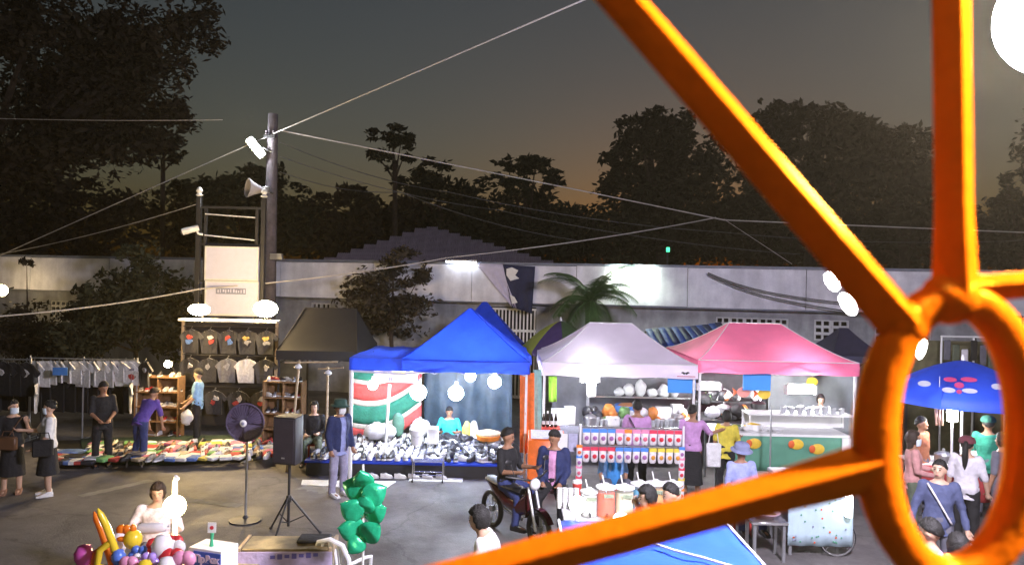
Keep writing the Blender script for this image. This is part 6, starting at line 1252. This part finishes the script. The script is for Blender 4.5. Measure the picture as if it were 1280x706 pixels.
part('tyre', cwh, m_black, lambda q: q.tube([(cw * .28 + .255 * math.cos(a), .03, .258 + .255 * math.sin(a)) for a in [2*math.pi*k/24 for k in range(25)]], .012, 6, caps=False))
for i in range(9): part('garnish', ca_, (m_gc, m_gfood, m_wplast)[i % 3], lambda q: q.ell((-cw / 2 + .08 + i * (cw - .15) / 8, .15, 1.1), (.05, .05, .06 + .02 * (i % 2)), 10, 8), wrinkle=.015, wscale=25)
t = thing('cart_lamp', 'small upright white lamp at the end of the dotted cart', 'lamp', V(at(1061, 630, cy - .1).x, cy - .1, at(1061, 645, cy - .1).z)); part('tube', t, bulb_mat('cart_lens', (1, .97, .92), 6, .1), lambda q: q.tube([(0, 0, 0), (0, 0, .3)], .05, 10)); part('holder', t, m_white, lambda q: q.box((0, .06, .15), (.05, .06, .34)))
sq = gnd(962, 703); tb2 = table('narrow steel table left of the dotted cart', V(sq.x, sq.y + .2, 0), .5, .42, .55, m_chr, m_steel, None)
t = thing('wash_bowl', 'pinkish bowl on the narrow steel table', 'bowl', V(sq.x, sq.y + .2, .552)); part('basin', t, mat('pink_bowl', (.55, .35, .4), .4), lambda q: q.lathe([(.1, 0), (.19, .08), (.2, .08), (.19, .09), (.09, .012)], 18)); part('contents', t, m_food, lambda q: q.ell((0, 0, .05), (.15, .15, .03), 14, 6), wrinkle=.01, wscale=30)
# blue canopy close by, at the bottom
bcx0, bcx1 = gnd(700, 655, 1.95), gnd(908, 655, 1.95)
bc = thing('blue_roof_stall', 'flat bright blue tarpaulin roof with white edge at the bottom', 'canopy', V((bcx0.x + bcx1.x) / 2, bcx1.y - .9, 0)); bw_ = (bcx1.x - bcx0.x)
m_bb = mat('bright_blue_tarp', (.02, .085, .55), .5, var=.1, scale=3, bump=.2, bscale=8)
bnx = part('roof', bc, m_bb, lambda q: q.sheet([[V(-bw_ / 2 + bw_ * i / 16, -1.0 + 1.9 * j / 14, 1.95 + .02 * noise.noise(V(i * .5, j * .5, 3))) for i in range(17)] for j in range(15)]), smooth=3); bnx.modifiers.new('t', 'SOLIDIFY').thickness = .01
for x in (-1, 1): part('edge_trim', bc, m_wplast, lambda q: q.tube([(x * (bw_ / 2 + .004), -1.0, 1.955), (x * (bw_ / 2 + .004), .9, 1.955)], .011, 6))
for x in (-1, 1):
    for y in (-.95, .85): part('post', bc, m_wplast, lambda q: q.tube([(x * (bw_ / 2 - .04), y, 0), (x * (bw_ / 2 - .04), y, 1.93)], .02, 8))
rp_ = [gnd(px, py, 1.985) - Vector(bc.location) for px, py in ((820, 680), (845, 688), (880, 697), (930, 712))]; o = MB().tube([p + Vector(bc.location) - (rp_[0] + Vector(bc.location)) for p in rp_], .01, 6).build('loose_cord', m_wplast, loc=rp_[0] + Vector(bc.location)); tag(o, 'white cord lying across the bright blue roof', 'cord')

# ------------------------------------------------------------------ umbrella stall at right
m_ub = mat('umbrella_blue', (.02, .06, .5), .5, var=.08, trans=.3); um = parasol('big blue parasol with pink and white printed marks at the right', (at(1203, 480, 13).x, 13.0), 1.25, 1.98, 2.55, [m_ub], ribs=8, val=.16)
m_up = mat('print_pink', (.7, .08, .25), .5, trans=.2); m_uw = mat('print_white', (.7, .72, .8), .5, trans=.2)
def umark(px, py, rx, rz_, m):
    d = ray(px, py); uo = Vector(um.location); Y = 11.95; best = None
    for k in range(120):                            # first hit of the sight line on the parasol's cone, so the print lies on the cloth
        y = 11.6 + k * .012; p = at(px, py, y) - uo; r = math.hypot(p.x, p.y) / 1.25
        if r <= 1 and p.z <= 2.55 - .57 * r ** 1.5: best = p; break
        if r <= 1.01 and 1.82 < p.z < 1.98: best = p; break
    if best is None: return
    n = V(best.x, best.y, .75).normalized(); u = n.cross(V(0, 0, 1)).normalized(); v = n.cross(u)
    part('print', um, m, lambda q: q.slab([best + n * .016 + u * rx * math.cos(2*math.pi*k/16) + v * rz_ * math.sin(2*math.pi*k/16) for k in range(16)], n * .004))
for a in ((1188, 475, .1, .05, m_up), (1211, 475, .12, .05, m_up), (1199, 482, .07, .06, m_up), (1186, 488, .1, .05, m_uw), (1212, 489, .11, .045, m_uw), (1199, 490, .04, .04, m_up), (1156, 480, .12, .06, m_uw), (1156, 479, .09, .028, m_up), (1246, 484, .1, .06, m_uw), (1247, 483, .06, .03, m_up)): umark(*a)
us = table('white topped stall table with red cloth under the blue parasol', V(at(1200, 545, 12.7).x, 12.75, 0), 1.7, .7, .85, m_wplast, m_steel, fab('red_cloth', (.4, .05, .05)))
t = thing('tube_lantern', 'bright upright white lamp under the blue parasol', 'lamp', V(at(1191, 530, 12.4).x, 12.42, 0)); zl = at(1191, 526, 12.42).z
part('post', t, m_wplast, lambda q: q.tube([(0, 0, 0), (0, 0, zl)], .02, 8)); part('tube', t, bulb_mat('lantern_lens', (1, .97, .93), 80, .16), lambda q: q.tube([(0, 0, zl), (0, 0, zl + .3)], .08, 12)); part('cap', t, m_wplast, lambda q: q.lathe([(.085, 0), (.06, .03), (.01, .06)], 12, (0, 0, zl + .3)))
t = thing('sausage_string', 'string of hanging pale sausages under the blue parasol', 'food', V(at(1174, 505, 12.4).x, 12.4, at(1174, 500, 12.4).z)); part('hook', t, m_steel, lambda q: q.tube([(-.09, 0, 0), (.09, 0, 0)], .01, 6)); part('cord', t, m_white, lambda q: q.tube([(0, 0, 0), (0, 0, .4)], .005, 5))
for x in (-.05, 0, .05): part('sausage', t, mat('sausage', (.6, .35, .25), .4), lambda q: q.tube([(x, 0, 0), (x, 0, -.2), (x + .01, 0, -.42)], [.018, .022, .014], 8))
pot('white steaming pot on the parasol stall', V(at(1215, 540, 12.6).x, 12.6, .852), .16, .16, m_wplast, True); pot('steel pot at the left of the parasol stall', V(at(1180, 540, 12.6).x, 12.6, .852), .14, .12, m_pot, True); fbox('white foam box at the right of the parasol stall', V(at(1236, 540, 12.6).x, 12.65, .852), (.4, .3, .25), m_wplast)
ty = thing('hanging_rack', 'pale pole rack with dim goods above the blue parasol', 'rack', V(at(1218, 420, 16.5).x, 16.5, 0)); zr_ = at(1215, 421, 16.5).z
part('bar', ty, m_wplast, lambda q: q.tube([(-.75, 0, zr_), (.75, 0, zr_)], .02, 8))
for x in (-.72, 0, .72): part('post', ty, m_wplast, lambda q: q.tube([(x, .02, 0), (x, .02, zr_)], .022, 8))
for i in range(7): part('goods', ty, (c_grey, c_olive, c_pale, c_black)[i % 4], lambda q: q.box((-.62 + i * .2, -.03, zr_ - .3 - .1 * (i % 3)), (.15, .05, .45)), bevel=.02, wrinkle=.015)
ptn = thing('partition_screen', 'dim olive screen wall behind the parasol stall', 'screen', V(at(1215, 480, 17.6).x, 17.6, 0)); part('panel', ptn, mat('olive_screen', (.12, .11, .06), .8, var=.4, scale=3), lambda q: q.box((0, 0, 1.3), (3.2, .06, 2.6))); 
for x in (-1.6, 0, 1.6): part('post', ptn, m_dsteel, lambda q: q.box((x, -.06, 1.35), (.06, .06, 2.7)))

# ------------------------------------------------------------------ more small goods that crowd the food stalls
m_cupc = mat('clear_cup', (.6, .62, .65), .25, var=.1, trans=.3); cupm = MB().lathe([(.035, 0), (.05, .13), (.054, .13), (.05, .14), (.03, .145)], 10).mesh('drink_cup', m_cupc)
for i in range(22):
    o = link('drink_cup', cupm, None, V(at(736 + 5.4 * i, 530, 15.35).x, 15.36 + .03 * (i % 3), .824), 0, rnd.uniform(.9, 1.2)); tag(o, f'clear drink cup {ORD[i]} from the left along the steel counter edge', 'cup', 'cups along the steel counter')
bgm = [MB().ell((0, 0, .08), (.1, .08, .1), 12, 8).mesh('food_bag', m, wrinkle=.03, wscale=14, smooth=3) for m in (m_bag, mat('brown_bag', (.3, .18, .09), .6, var=.3), mat('green_bag', (.12, .25, .08), .5, var=.4, scale=20), mat('dark_bag', (.03, .03, .035), .4), mat('orange_bag', (.6, .2, .04), .5, var=.3))]
bnm = ['white', 'brown', 'leafy green', 'black', 'orange']
for i in range(34):
    k = rnd.choice([0, 0, 0, 1, 2, 3, 3, 4]); px = 728 + 136 * rnd.random(); o = link('food_bag', bgm[k], None, V(at(px, 530, 15.8).x, rnd.uniform(15.55, 16.0), .822 + (.14 if i % 3 == 0 else 0)), rnd.random() * 6, rnd.uniform(.8, 1.4)); tag(o, f'{bnm[k]} food bag in the {"left middle right".split()[int((px - 728) / 136.1 * 3)]} heap on the steel counter', 'bag', f'{bnm[k]} bags on the steel counter, {int((px - 728) / 136.1 * 3)}')
for i in range(30):
    k = rnd.choice([0, 0, 1, 2, 3, 3, 4]); px = 880 + 72 * rnd.random(); hi = i % 3 == 0; o = link('food_bag', bgm[k], None, V(at(px, 530, 15.8).x, 16.1 if hi else rnd.uniform(15.35, 15.9), 1.296 if hi else .996), rnd.random() * 6, rnd.uniform(.8, 1.5)); tag(o, f'{bnm[k]} food bag {["low", "high"][hi]} on the {"left middle right".split()[int((px - 880) / 72.1 * 3)]} of the dark back table', 'bag', f'{bnm[k]} bags on the back table {hi} {int((px - 880) / 72.1 * 3)}')
for i in range(16):
    o = link('drink_cup', cupm, None, V(at(975 + 5.2 * i, 530, 14.25).x, 14.15 + .1 * (i % 2), 1.364), 0, rnd.uniform(.7, 1.0)); tag(o, f'small cup {ORD[i]} from the left on the white case of the pink stall', 'cup', 'cups on the white case')
pt2 = MB().lathe([(.09, 0), (.15, .05), (.16, .05), (.08, .012)], 14).mesh('plate', m_wplast)
for i in range(9):
    o = link('plate', pt2, None, V(at(898 + 9 * i, 545, 14.0).x, 13.95 + .12 * (i % 2), 1.047), 0, .8); tag(o, f'white plate {ORD[i]} from the left on the pink stall counter', 'plate', 'plates on the pink stall counter')
# ------------------------------------------------------------------ added haze, tinted yellow, to give the lamps halos and a veil of glare
hz_m = bpy.data.materials.new('halo_haze'); hz_m.use_nodes = True; _hn = hz_m.node_tree.nodes; _hn.remove(_hn['Principled BSDF'])
_pv = _hn.new('ShaderNodeVolumePrincipled'); _pv.inputs['Color'].default_value = (1, .82, .45, 1); _pv.inputs['Density'].default_value = .0005; _pv.inputs['Anisotropy'].default_value = .6
hz_m.node_tree.links.new(_pv.outputs[0], _hn['Material Output'].inputs['Volume'])
hz = MB().box((0, 28, 11.5), (110, 76, 25)).build('haze', hz_m, smooth=0); hz['kind'] = 'stuff'; hz['label'] = 'thin haze added over the whole market for lamp halos'; hz['category'] = 'haze'
